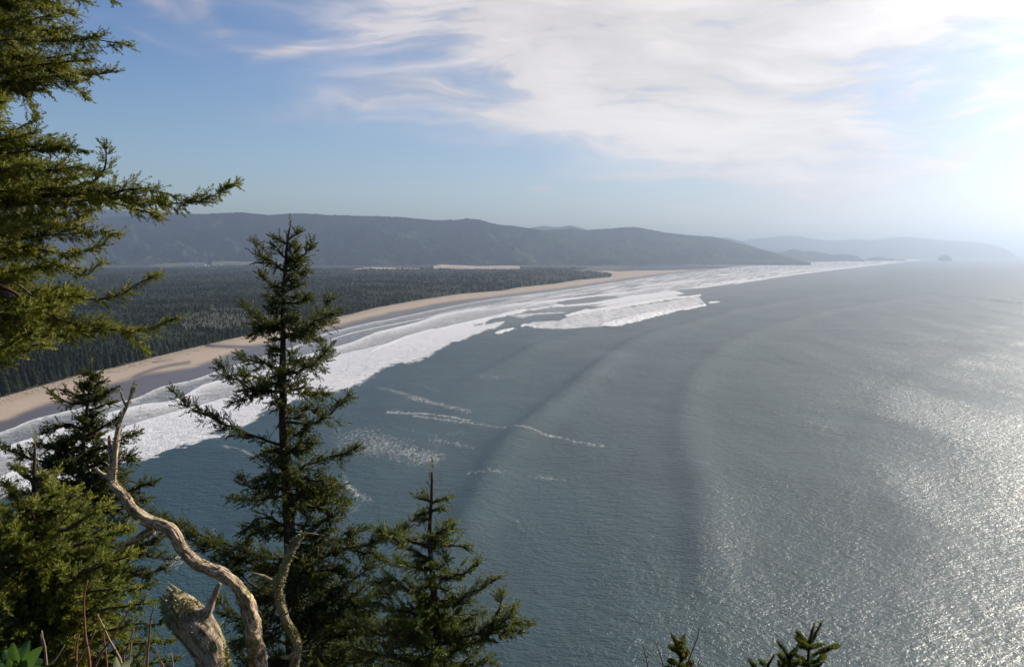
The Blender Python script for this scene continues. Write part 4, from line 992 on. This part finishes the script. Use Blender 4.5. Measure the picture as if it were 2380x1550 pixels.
# ------------------------------------------------------------------ small dark spruce at the left in front of the surf
D_TR = [(212, 846), (210, 880), (205, 930), (198, 980), (193, 1040), (191, 1110), (191, 1180), (192, 1300), (195, 1420)]
D_L = [([(206, 900, 0), (220, 896, 0), (236, 890, 0)], .14), ([(207, 905, 0), (198, 902, 0), (190, 896, 0)], .12), ([(208, 885, 0), (216, 880, 0), (226, 872, 0)], .10), ([(204, 935, 0), (180, 920, 0), (152, 908, 0)], .22), ([(203, 940, 0), (165, 935, .1), (140, 925, .1), (121, 912, .1)], .28), ([(202, 935, 0), (235, 918, -.1), (261, 906, -.1)], .25),
       ([(201, 955, 0), (230, 945, .1), (254, 937, .1)], .25), ([(198, 1000, 0), (170, 990, 0), (140, 990, 0), (106, 1003, 0)], .45), ([(197, 1015, 0), (225, 1000, 0), (252, 985, 0), (272, 972, 0)], .4), ([(194, 1050, 0), (150, 1045, .1), (118, 1038, .1), (88, 1032, .1)], .45), ([(194, 1060, 0), (235, 1040, 0), (275, 1025, 0), (311, 1008, 0)], .5),
       ([(193, 1100, 0), (130, 1085, -.1), (70, 1062, -.2), (30, 1050, -.2), (-2, 1035, -.2)], .45), ([(193, 1090, 0), (240, 1075, .1), (280, 1070, .1), (308, 1066, .1)], .55), ([(192, 1150, 0), (240, 1150, .1), (300, 1140, .1), (349, 1125, .1)], .5), ([(192, 1140, 0), (230, 1110, -.2), (290, 1100, -.2)], .6),
       ([(191, 1200, 0), (250, 1190, .1), (310, 1165, .1), (335, 1160, .1)], .5), ([(192, 1300, 0), (260, 1300, .2), (330, 1290, .2), (395, 1300, .2)], .7), ([(192, 1270, 0), (270, 1270, .2), (340, 1262, .2), (372, 1250, .2)], .7), ([(192, 1330, 0), (270, 1340, .2), (330, 1335, .2), (382, 1322, .2)], .7), ([(192, 1380, 0), (270, 1370, .2), (330, 1365, .2), (350, 1362, .2)], .7), ([(192, 1160, 0), (130, 1160, 0), (70, 1150, 0), (20, 1130, 0)], .6)]
D_F = [(880, 8, 8, 1), (905, 16, 14, 2), (930, 24, 22, 3), (955, 26, 26, 3), (980, 36, 30, 4), (1005, 56, 46, 5), (1030, 70, 60, 6), (1055, 80, 76, 6), (1080, 96, 86, 6), (1105, 90, 100, 6), (1130, 96, 106, 6), (1160, 100, 116, 6), (1195, 110, 125, 6), (1230, 120, 130, 5), (1270, 120, 160, 5), (1310, 120, 170, 5), (1350, 120, 150, 5)]
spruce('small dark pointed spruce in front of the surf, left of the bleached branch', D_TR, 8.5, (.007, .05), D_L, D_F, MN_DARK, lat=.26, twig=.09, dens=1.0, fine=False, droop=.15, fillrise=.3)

# ------------------------------------------------------------------ bright bushy spruce filling the lower left corner
E_TR = [(81, 1029), (80, 1080), (79, 1140), (78, 1220), (76, 1320), (74, 1450), (72, 1580)]
E_L = [([(80, 1118, 0), (60, 1105, 0), (37, 1092, 0)], .12), ([(80, 1116, 0), (100, 1108, 0), (124, 1096, 0)], .12), ([(80, 1100, 0), (62, 1092, .1), (42, 1084, .1)], .1), ([(79, 1180, 0), (110, 1160, 0), (150, 1140, 0)], .4), ([(79, 1190, 0), (40, 1165, 0), (8, 1120, 0)], .35), ([(78, 1240, 0), (150, 1225, -.2), (215, 1190, -.2), (255, 1180, -.2)], .5), ([(78, 1280, 0), (160, 1270, -.2), (240, 1245, -.2), (300, 1230, -.2)], .5),
       ([(76, 1340, 0), (170, 1330, -.1), (250, 1310, -.1), (305, 1290, -.1)], .55), ([(76, 1390, 0), (180, 1380, -.1), (260, 1370, -.1), (315, 1375, -.1)], .55), ([(75, 1450, 0), (180, 1430, -.2), (280, 1410, -.2), (350, 1400, -.2)], .55), ([(75, 1500, 0), (200, 1470, -.2), (300, 1455, -.2), (368, 1450, -.2)], .55), ([(74, 1560, 0), (200, 1530, 0), (300, 1505, 0), (385, 1490, 0)], .6), ([(74, 1600, 0), (220, 1560, 0), (330, 1550, 0), (400, 1535, 0)], .6)]
E_F = [(1130, 30, 26, 3), (1155, 60, 56, 5), (1180, 90, 90, 7), (1205, 110, 130, 8), (1230, 130, 160, 9), (1255, 140, 175, 9), (1280, 150, 190, 9), (1305, 160, 200, 9), (1330, 160, 210, 9), (1355, 160, 215, 9), (1380, 160, 225, 9), (1405, 160, 235, 9), (1430, 160, 250, 9), (1455, 160, 260, 9), (1480, 160, 265, 9), (1505, 160, 270, 9), (1535, 160, 280, 9), (1570, 160, 290, 8)]
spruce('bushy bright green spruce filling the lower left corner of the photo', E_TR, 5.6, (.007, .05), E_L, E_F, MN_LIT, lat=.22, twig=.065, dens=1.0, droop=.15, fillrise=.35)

# ------------------------------------------------------------------ bleached dead trees
def tufts(path, rads, n, size, off, seed=3, cover=1.0, rgn=(0, 1)):
    V = []; T = []; r_ = np.random.default_rng(seed); m = len(path); D, B, N = frames(np.gradient(path, axis=0))
    cen = r_.uniform(rgn[0], rgn[1], max(6, n // 60)); cph = r_.random(len(cen)) * 6.283
    k = 0
    for i in range(n):
        c_ = r_.integers(len(cen)); t = np.clip(cen[c_] + r_.normal(0, .02), 0, .999); ph = cph[c_] + r_.normal(0, .6)
        j = int(t * (m - 1)); d_ = B[j] * math.cos(ph) + N[j] * math.sin(ph)
        o = path[j] + d_ * rads[j] * .93 + D[j] * r_.normal(0, .02); dr = d_ + r_.normal(0, .7, 3); dr /= np.linalg.norm(dr)
        pr = np.cross(dr, r_.normal(0, 1, 3)); pr /= np.linalg.norm(pr); l = size * r_.uniform(.5, 1.4); w_ = size * .22
        V += [o - pr * w_, o + dr * l * .6 + pr * w_ * 1.2, o + dr * l, o + pr * w_]; T += [(k, k + 1, k + 2), (k, k + 3, k + 1)]; k += 4
    return np.array(V), np.array(T)
def dead(label, main, forks, depth, material, lichen_n, lean=(0, 0), broken=False, size=.02):
    pts = [P(a, b_, depth + (q[0] if q else 0)) for a, b_, _r, *q in main]; rs = [r * (.85 if len(main) > 20 else 1.0) * depth / F for _a, _b, r, *q in main]
    q, L = resample(pts, .02); cl = np.concatenate([[0], np.cumsum(np.linalg.norm(np.diff(np.array(pts), axis=0), axis=1))]); cl = cl / cl[-1]
    rr = np.interp(np.linspace(0, 1, len(q)), cl, rs)
    root = root_down(q, lean); e_loc = base_of(root); off = np.array(e_loc)
    e = empty('dead_tree', e_loc, label, 'dead tree')
    r_all = np.concatenate([rr, np.full(len(root) - len(q), rr[-1])]); w_ = Wood(); w_.tube(root - off, r_all, 40, .34, seed=len(main), ridge=.30)
    if broken:
        D0 = (q[0] - q[6]) / np.linalg.norm(q[0] - q[6]); _d, B0, N0 = frames(D0[None])
        for k in range(26):
            ph = k * 2.4; rd_ = rr[2] * (.35 + .6 * ((k * 37) % 10) / 10); o0 = q[3] - off + (B0[0] * math.cos(ph) + N0[0] * math.sin(ph)) * rd_
            ln_ = .04 + .11 * rng.random(); w_.tube([o0 - D0 * .10, o0 + D0 * ln_ * .4, o0 + D0 * ln_ + rng.normal(0, .006, 3)], [.024, .016, .002], 5, .3, seed=k)
    w_.build('trunk', material, e)
    for fk in forks:
        fp = [P(a, b_, depth + (z_[0] if z_ else 0)) for a, b_, _r, *z_ in fk]; qf, _ = resample(fp, .02)
        rf = np.interp(np.linspace(0, 1, len(qf)), np.linspace(0, 1, len(fk)), [f_[2] * depth / F for f_ in fk])
        wf = Wood(); wf.tube(qf - off, rf, 12, .25, seed=len(fk) + int(fk[0][0])); wf.build('stub', material, e)
    Dq, Bq, Nq = frames(np.gradient(q, axis=0))
    for k in range(9 if len(main) > 9 else 3):
        j_ = int(rng.uniform(.1, .9) * len(q)); ph = rng.random() * 6.283; dr = Bq[j_] * math.cos(ph) + Nq[j_] * math.sin(ph) - Dq[j_] * .5
        ln_ = rng.uniform(.03, .09); o0 = q[j_] - off + dr * rr[j_] * .7; wt_ = Wood(); wt_.tube([o0, o0 + dr * ln_ * .5, o0 + dr * ln_ + rng.normal(0, .008, 3)], [.009, .006, .002], 5, .2); wt_.build('twig', material, e)
    V, T = tufts(q - off, rr, lichen_n, size, off, int(main[0][0])); mesh_np('lichen', V, T, [mlich], parent=e)
    return e, off
dead('bleached crooked dead branch arching across the lower left in front of the sea', [(312, 896, 2.2), (306, 915, 3.2), (296, 940, 4), (288, 958, 4.5), (278, 981, 5), (272, 1005, 6), (270, 1031, 8), (265, 1065, 9), (262, 1100, 10), (262, 1122, 12), (285, 1150, 14), (305, 1180, 14), (328, 1200, 15), (352, 1213, 17), (378, 1220, 17), (402, 1236, 17), (420, 1268, 16), (438, 1292, 16), (464, 1312, 16), (490, 1323, 15), (515, 1333, 16), (536, 1347, 17), (553, 1366, 17), (574, 1400, 20), (582, 1430, 21), (590, 1470, 22), (597, 1510, 23), (606, 1570, 24)],
     [[(293, 943, 3), (286, 928, 2.5), (279, 905, 1.6)], [(262, 1118, 7), (246, 1106, 6), (232, 1098, 4.5), (221, 1086, 2.5)], [(262, 1075, 7), (256, 1045, 6), (254, 1012, 3)], [(352, 1232, 12), (325, 1248, 8, .1), (300, 1262, 6, .2), (262, 1286, 3, .3)], [(482, 1322, 4), (480, 1312, 3), (478, 1302, 1)]], 6.2, MB_DEAD, 1500, size=.016)
dead('thick broken stump covered in yellow lichen beside the bottom of the crooked branch', [(392, 1395, 20), (404, 1402, 31), (418, 1418, 38), (438, 1440, 40), (462, 1468, 38), (482, 1500, 36), (494, 1535, 36), (500, 1570, 37)],
     [[(474, 1432, 16), (487, 1412, 11), (496, 1390, 8), (504, 1370, 7), (511, 1355, 4)], [(400, 1392, 10), (406, 1378, 9), (411, 1371, 3)], [(440, 1480, 8), (433, 1490, 6), (428, 1500, 2)]], 5.0, MB_MOSS, 5200, broken=True, size=.024)
dead('slim forked snag with yellow moss rising in front of the tall spruce', [(700, 1243, 4), (694, 1252, 6), (683, 1264, 8), (674, 1285, 9), (664, 1308, 9), (656, 1332, 9), (648, 1353, 11), (646, 1378, 9), (650, 1398, 9), (660, 1428, 9), (672, 1456, 10), (684, 1480, 9), (692, 1500, 9), (690, 1522, 9), (684, 1548, 10), (682, 1572, 11)],
     [[(645, 1356, 7), (628, 1348, 6), (610, 1338, 4), (585, 1331, 2)], [(690, 1512, 7), (674, 1526, 6), (652, 1527, 3)], [(684, 1262, 6), (700, 1244, 5), (722, 1240, 2.5), (740, 1242, 1)]], 6.0, MB_MOSS, 2600, size=.018)

# ------------------------------------------------------------------ saplings at the bottom edge
def sapling(label, leader, shoots, depth, wd=.004, sc_t=.07, flower=None):
    lp = [P(a, b_, depth) for a, b_ in leader]; q, _ = resample(lp, .02); root = root_down(q); e_loc = base_of(root); off = np.array(e_loc)
    e = empty('spruce_sapling', e_loc, label, 'sapling'); w_ = Wood(); w_.tube(root - off, np.linspace(.003, .008, len(root)), 6); fo = Foliage()
    allp = [q[:int(len(q) * 1)]] + [resample([P(a, b_, depth + rng.uniform(-.08, .08)) for a, b_ in s_], .02)[0] for s_ in shoots]
    for k, s_ in enumerate(allp):
        if k: w_.tube(s_ - off, np.linspace(.0035, .002, len(s_)), 5)
        D = np.gradient(s_, axis=0); D /= np.linalg.norm(D, axis=1, keepdims=True)
        if k == 0: D = -D
        i = np.repeat(np.arange(len(s_)), 2); fo.add(s_[i] - off - D[i] * (.042 * i / len(s_) if k else .042 * (1 - i / len(s_)))[:, None], D[i] + rng.normal(0, .05, (len(i), 3)), np.full(len(i), .045))
    w_.build('trunk', MB_TWIG, e); fo.build('crown', MN_MID, e)
    return e, off
sapling('spruce sapling with spiky shoots at the bottom edge, right of centre, over glittering water', [(1892, 1450), (1886, 1470), (1881, 1496), (1879, 1520), (1878, 1565)],
        [[(1882, 1496), (1896, 1472), (1908, 1445)], [(1880, 1500), (1868, 1486), (1855, 1470)], [(1880, 1502), (1866, 1494), (1850, 1479)], [(1880, 1505), (1895, 1500), (1911, 1497)], [(1880, 1512), (1868, 1502), (1857, 1500)], [(1881, 1528), (1905, 1515), (1928, 1505), (1948, 1499)], [(1880, 1535), (1855, 1525), (1842, 1515)], [(1879, 1545), (1860, 1540), (1846, 1535)], [(1879, 1540), (1900, 1535), (1918, 1522)], [(1879, 1552), (1900, 1548), (1912, 1538)], [(1879, 1560), (1852, 1556), (1838, 1548)]], 3.6)
sapling('low spruce sapling just left of the spiky one, only its tips above the bottom edge', [(1806, 1489), (1818, 1503), (1830, 1523), (1836, 1545), (1838, 1570)], [[(1832, 1530), (1842, 1518), (1850, 1508)], [(1834, 1540), (1820, 1530), (1815, 1520)], [(1836, 1550), (1850, 1540), (1860, 1535)], [(1836, 1548), (1822, 1545), (1812, 1540)]], 3.5)
sapling('single leaning spruce tip poking above the bottom edge', [(1799, 1523), (1790, 1537), (1782, 1552), (1780, 1575)], [[(1784, 1550), (1776, 1542), (1770, 1538)], [(1756, 1550), (1750, 1543), (1744, 1536)]], 3.5)
e, off = sapling('spruce sapling with a yellow bud among bare twigs at the bottom edge', [(1590, 1475), (1588, 1495), (1585, 1518), (1583, 1540), (1582, 1570)], [[(1584, 1518), (1574, 1498), (1562, 1476)], [(1584, 1522), (1572, 1510), (1558, 1502)], [(1585, 1516), (1583, 1498), (1584, 1482)], [(1584, 1530), (1594, 1520), (1598, 1511)], [(1583, 1545), (1568, 1540), (1556, 1534)], [(1583, 1550), (1598, 1545), (1610, 1538)], [(1583, 1556), (1566, 1554), (1552, 1548)]], 3.3)
my, nt, b = mat('yellow_bud'); b.inputs['Base Color'].default_value = (.75, .50, .02, 1); b.inputs['Roughness'].default_value = .6
fw = Wood(); c0 = P(1588, 1521, 3.24) - off
for k in range(9):
    a_ = k * .7; d_ = np.array([math.cos(a_), -.6, math.sin(a_)]) * .007; fw.tube([c0, c0 + d_ * .5, c0 + d_], [.002, .0035, .001], 5)
fw.build('bud', my, e)

# ------------------------------------------------------------------ bare twigs and shrubs at the bottom edge
mred, nt, b = mat('red_twig_bark'); nt.links.new(mixc(nt, noise(nt, geo_pos(nt), 30, 3), (.14, .045, .022), (.30, .12, .06)), b.inputs['Base Color']); b.inputs['Roughness'].default_value = .6
mtan, nt, b = mat('dry_stem'); nt.links.new(mixc(nt, noise(nt, geo_pos(nt), 20, 3), (.20, .13, .07), (.38, .27, .16)), b.inputs['Base Color']); b.inputs['Roughness'].default_value = .8
def bare_twig(label, pts, depth, r0, m_, forks=(), group=None, name='bare_twig'):
    q, _ = resample([P(a, b_, depth) for a, b_ in pts], .02); root = root_down(q); off = np.array(base_of(root))
    q2 = root - off; w_ = Wood(); w_.tube(q2, np.linspace(r0 * .45, r0 * 1.2, len(q2)), 6, .1)
    for f_ in forks:
        qf, _ = resample([P(a, b_, depth) for a, b_ in f_], .02); w_.tube(qf - off, np.linspace(r0 * .7, r0 * .3, len(qf)), 5)
    for k in range(3, len(q) - 3, 5):  # bud bumps
        w_.tube([q2[k], q2[k] + np.array([rng.normal(0, .004), -.002, .008])], [r0 * .9, r0 * .3], 4)
    o = w_.build(name, m_); o.location = tuple(off); return tag(o, label, 'twig', group)
g_ = 'bare stems along the bottom edge'
bare_twig('tallest red bare stem rising from the lower left corner', [(204, 1348), (197, 1375), (195, 1403), (196, 1440), (199, 1480), (206, 1520), (209, 1565)], 3.2, .007, mred, group=g_)
bare_twig('tan stem leaning left, crossing another in an X', [(226, 1427), (240, 1455), (255, 1488), (268, 1510), (280, 1535), (285, 1565)], 3.0, .0055, mtan, group=g_)
bare_twig('reddish stem leaning right, crossing another in an X', [(303, 1408), (290, 1435), (272, 1462), (258, 1486), (238, 1512), (222, 1545), (215, 1570)], 3.05, .0055, mred, group=g_)
bare_twig('dark upright stem at the edge of the bush left of the stump', [(358, 1408), (350, 1440), (347, 1480), (343, 1520), (341, 1570)], 3.4, .006, mred, group=g_)
bare_twig('thin stem slanting up right between the red stem and the X of stems', [(222, 1464), (210, 1490), (192, 1520), (175, 1548), (168, 1572)], 3.1, .004, mtan, group=g_)
bare_twig('tan forked stem nearest the glossy leaves', [(97, 1465), (99, 1482), (104, 1500), (107, 1530), (110, 1570)], 2.8, .006, mtan, [[(110, 1548), (128, 1532), (140, 1515), (150, 1498)], [(103, 1500), (97, 1490), (94, 1474)]], g_)
bare_twig('short reddish stem with a blunt top left of the tallest red one', [(184, 1475), (178, 1498), (177, 1530), (176, 1570)], 3.1, .006, mred, group=g_)
bare_twig('dry stub between the X of stems and the dark stem', [(306, 1494), (303, 1515), (300, 1535), (298, 1570)], 3.0, .005, mtan, group=g_)
bare_twig('slanting stem left of the dark upright one, bending over', [(311, 1460), (303, 1485), (294, 1510), (287, 1520)], 3.1, .0045, mred, group=g_)
bare_twig('upright dark red stem under the X of stems', [(242, 1455), (241, 1480), (246, 1515), (250, 1570)], 3.2, .005, mred, group=g_)
bare_twig('pale dry twig below the broken stump', [(398, 1516), (400, 1528), (402, 1545), (401, 1575)], 3.1, .005, mtan, [[(402, 1545), (394, 1550), (388, 1560)]], g_)
bare_twig('leafless twig under the stump, leaning to the left', [(362, 1502), (370, 1530), (380, 1548), (384, 1575)], 3.3, .004, mred, group=g_)
g2 = 'bare twigs beside the yellow bud'
bare_twig('leftmost thin bare twig at the bottom edge over the water', [(1494, 1495), (1498, 1515), (1504, 1540), (1507, 1572)], 3.2, .003, mred, group=g2)
bare_twig('second thin bare twig at the bottom edge, left of the yellow bud', [(1524, 1489), (1531, 1512), (1539, 1535), (1545, 1572)], 3.2, .0034, mred, group=g2)
bare_twig('tallest bare twig, curving up right of the yellow bud', [(1625, 1458), (1622, 1478), (1614, 1500), (1604, 1525), (1597, 1545), (1592, 1575)], 3.2, .004, mred, [[(1606, 1520), (1600, 1512), (1598, 1505)]], g2)
bare_twig('short straight twig at the right end of the bare twigs', [(1627, 1528), (1623, 1540), (1620, 1572)], 3.2, .003, mtan, [[(1622, 1545), (1630, 1538)], [(1620, 1550), (1614, 1543), (1612, 1532)]], g2)

def leafy(label, leaves, depth, col1, col2, stem):
    m, nt, b = mat('shrub_leaf'); pos = geo_pos(nt)
    nt.links.new(mixc(nt, noise(nt, pos, 14, 3), col1, col2), b.inputs['Base Color']); b.inputs['Roughness'].default_value = .32
    tr = nn(nt, 'ShaderNodeBsdfTranslucent'); tr.inputs[0].default_value = (*[c * 1.8 for c in col2], 1); mx = nn(nt, 'ShaderNodeMixShader'); mx.inputs[0].default_value = .3
    nt.links.new(b.outputs[0], mx.inputs[1]); nt.links.new(tr.outputs[0], mx.inputs[2]); nt.links.new(mx.outputs[0], nt.nodes['Material Output'].inputs[0])
    q, _ = resample([P(a, b_, depth) for a, b_ in stem], .02); root = root_down(q); off = np.array(base_of(root)); e = empty('shrub', tuple(off), label, 'shrub')
    w_ = Wood(); w_.tube(root - off, np.linspace(.004, .007, len(root)), 6)
    for (bx, by, tx, ty_, wd, dz) in leaves:
        a0 = P(bx, by, depth + dz * .3) - off; a1 = P(tx, ty_, depth + dz) - off; ax = a1 - a0; L = np.linalg.norm(ax); ax /= L
        sd_ = np.cross(ax, [0, -1, .35]); sd_ /= np.linalg.norm(sd_); nrm = np.cross(sd_, ax); V = []
        nu, nv = 9, 5; hw = wd * depth / F / 2
        for i in range(nu):
            t = i / (nu - 1); wv_ = hw * (math.sin(math.pi * min(1, t * .92 + .04)) ** .7) * (1 - .25 * t)
            for j in range(nv):
                s_ = (j / (nv - 1) - .5) * 2
                V.append(a0 + ax * L * t + sd_ * wv_ * s_ + nrm * (abs(s_) * wv_ * .35 - L * .25 * t * t))
        V = np.array(V); top_ = V + nrm * .0006; T = grid_faces(nu, nv)
        mesh_np('leaf', V, T, [m], smooth=True, parent=e)
        mid_ = q[np.argmin(np.linalg.norm(q - off - a0, axis=1))] - off; w_.tube([mid_, (mid_ + a0) / 2, a0], [.002, .0016, .0012], 5)
    w_.build('stem', MB_TWIG, e)
leafy('glossy broad-leaved green shrub in the bottom left corner', [(60, 1548, 82, 1512, 34, -.05), (50, 1535, 62, 1490, 32, .02), (66, 1552, 98, 1532, 30, .03), (40, 1540, 24, 1502, 34, -.03), (38, 1548, 2, 1512, 34, .02), (36, 1556, -8, 1540, 32, 0), (62, 1562, 94, 1556, 30, -.04), (30, 1530, 40, 1500, 26, .06), (45, 1562, 16, 1544, 36, -.07), (50, 1566, 66, 1536, 36, -.09)], 2.4, (.018, .048, .008), (.055, .11, .018), [(50, 1535), (50, 1560), (52, 1590)])
leafy('pale-leaved shrub at the bottom edge below the bushy spruce', [(278, 1560, 266, 1532, 20, -.02), (282, 1560, 303, 1532, 18, 0), (280, 1562, 286, 1538, 16, .02)], 2.5, (.10, .13, .06), (.28, .30, .17), [(280, 1562), (280, 1600)])

# ------------------------------------------------------------------ sea stack, rocks, farm buildings, driftwood
mrock, nt, b = mat('dark_rock'); pos = geo_pos(nt)
nt.links.new(mixc(nt, noise(nt, pos, .03, 4), (.035, .033, .030), (.10, .09, .075)), b.inputs['Base Color']); b.inputs['Roughness'].default_value = .9
def rock(x0, x1, ytop, ybase, name, label, cat, group=None, seed=0, pk=.5):
    d_ = float(G((x0 + x1) / 2, ybase)[1]); c = P((x0 + x1) / 2, ybase, d_); wdt = (x1 - x0) / F * d_; h = (ybase - ytop) / F * d_
    nu, nv = 40, 22; V = []
    for j in range(nv):
        t = j / (nv - 1)
        for i in range(nu):
            a = 2 * math.pi * i / nu
            q = (1 - t ** 1.7) ** .62
            n_ = .75 + .55 * float(fbm(np.array([2 + math.cos(a) * 1.6 + seed]), np.array([2 + math.sin(a) * 1.6 + t * 2.2 + seed]), 4)[0])
            V.append((math.cos(a) * wdt / 2 * q * n_ + wdt * (pk - .5) * t * .6, math.sin(a) * wdt * .35 * q * n_, -8 + (h + 8) * t * (1 - .10 * float(fbm(np.array([a * 2 + seed]), np.array([t * 3.]), 3)[0]))))
    T = []
    for j in range(nv - 1):
        for i in range(nu): T.append((j * nu + i, j * nu + (i + 1) % nu, (j + 1) * nu + (i + 1) % nu, (j + 1) * nu + i))
    o = mesh_np(name, np.array(V), np.array(T), [mrock], smooth=True); o.location = (c[0], c[1], 0); return tag(o, label, cat, group)
rock(2180, 2212, 591.5, 606.5, 'sea_stack', 'hazy haystack-shaped sea stack standing alone offshore on the right', 'sea stack', seed=1)
rock(2014, 2068, 596, 606.2, 'sea_rock', 'long hump of rock just off the tip of the low headland', 'rock', seed=2, pk=.45)
rock(2062, 2084, 600, 606.6, 'sea_rock', 'pointed rock between the long hump of rock and the low reef', 'rock', seed=3)
rock(2080, 2108, 602.5, 606.8, 'sea_rock', 'low flat reef at the seaward end of the rocks', 'rock', seed=4)

mwall, nt, b = mat('white_wall'); b.inputs['Base Color'].default_value = (.75, .74, .70, 1); b.inputs['Roughness'].default_value = .8
mroof, nt, b = mat('pale_roof'); b.inputs['Base Color'].default_value = (.55, .54, .52, 1); b.inputs['Roughness'].default_value = .5
def barn(x, y, l, wd, h, rot, label):
    p = P(x, y, 12700); e = empty('farm_building', (p[0], p[1], p[2] - h * .5), label, 'building', 'farm buildings in the valley meadows'); e.rotation_euler = (0, 0, rot)
    a, c = l / 2, wd / 2
    V = [(-a, -c, -14), (a, -c, -14), (a, c, -14), (-a, c, -14), (-a, -c, h), (a, -c, h), (a, c, h), (-a, c, h), (-a, 0, h * 1.45), (a, 0, h * 1.45)]
    me = bpy.data.meshes.new('wall'); me.from_pydata(V, [], [(0, 1, 5, 4), (1, 2, 6, 9, 5), (2, 3, 7, 6), (3, 0, 4, 8, 7)]); me.materials.append(mwall); o = bpy.data.objects.new('wall', me); sc.collection.objects.link(o); o.parent = e
    a2, c2 = a + 1, c + 1.2
    V = [(-a2, -c2, h - .6), (a2, -c2, h - .6), (a2, 0, h * 1.5), (-a2, 0, h * 1.5), (-a2, c2, h - .6), (a2, c2, h - .6)]
    V = V + [(q[0], q[1], q[2] + .8) for q in V]
    me = bpy.data.meshes.new('roof'); me.from_pydata(V, [], [(6, 7, 8, 9), (9, 8, 11, 10), (0, 3, 2, 1), (3, 4, 5, 2), (0, 1, 7, 6), (4, 10, 11, 5), (0, 6, 9, 3), (3, 9, 10, 4), (1, 2, 8, 7), (2, 5, 11, 8)]); me.materials.append(mroof); o = bpy.data.objects.new('roof', me); sc.collection.objects.link(o); o.parent = e
for k, (x, y, l, wd, h, rot) in enumerate([(436, 616.5, 42, 18, 9, .1), (444, 615, 50, 20, 9, -.1), (452, 616.5, 60, 22, 10, .0), (459, 614.5, 45, 20, 12, .3), (466, 616, 36, 18, 8, .1), (474, 616, 48, 20, 9, -.2), (483, 616.8, 40, 18, 9, .1), (440, 618, 30, 14, 8, 0), (470, 618, 40, 16, 8, .2)]):
    barn(x, y, l, wd, h, rot, 'white farm building in the cluster at the edge of the green valley meadow')
for x, y in ((509, 614), (515, 613.5)): barn(x, y, 30, 16, 8, .1, 'white farm building apart from the cluster, farther right in the meadow')

mlog, nt, b = mat('driftwood'); nt.links.new(mixc(nt, noise(nt, geo_pos(nt), 2.0, 3), (.16, .12, .09), (.36, .30, .24)), b.inputs['Base Color']); b.inputs['Roughness'].default_value = .9
logs = []
for k in range(4):
    w_ = Wood(); n_ = 9; x_ = np.linspace(-.5, .5, n_); w_.tube(np.stack([x_, .02 * np.sin(x_ * 5 + k), .04 + 0 * x_], -1), np.linspace(.045, .03, n_) * (1 + .25 * (np.arange(n_) == 0)), 7, .25, seed=k)
    w_.tube([(-.3 + .2 * k, 0, .05), (-.25 + .2 * k, .06, .10)], [.018, .008], 5); logs.append(w_)
cnt = 0; first = []
for k in range(400):
    if cnt >= 90: break
    x = rng.uniform(-60, 1180); yv = np.interp(x, [a for a, _ in L_VEG[:17]], [b_ for _, b_ in L_VEG[:17]]); yd = np.interp(x, [a for a, _ in L_DRY[:17]], [b_ for _, b_ in L_DRY[:17]])
    y = yv + (yd - yv) * (.06 + .30 * rng.random() ** 1.5)
    g_xy = G(x, y, 3.6); z_, t_, v_ = land_height(np.array([g_xy[0]]), np.array([g_xy[1]]))
    if cnt < 4: o = logs[cnt].build('driftwood_log', mlog); first.append(o)
    else: o = first[cnt % 4].copy(); sc.collection.objects.link(o)
    l = rng.uniform(5, 14); o.scale = (l, l, l); o.location = (g_xy[0], g_xy[1], float(z_[0]) - .1); o.rotation_euler = (0, rng.normal(0, .02), math.radians(50) + rng.normal(0, .5))
    tag(o, 'grey driftwood log lying on the upper beach below the forest', 'log', 'driftwood logs along the upper beach'); cnt += 1
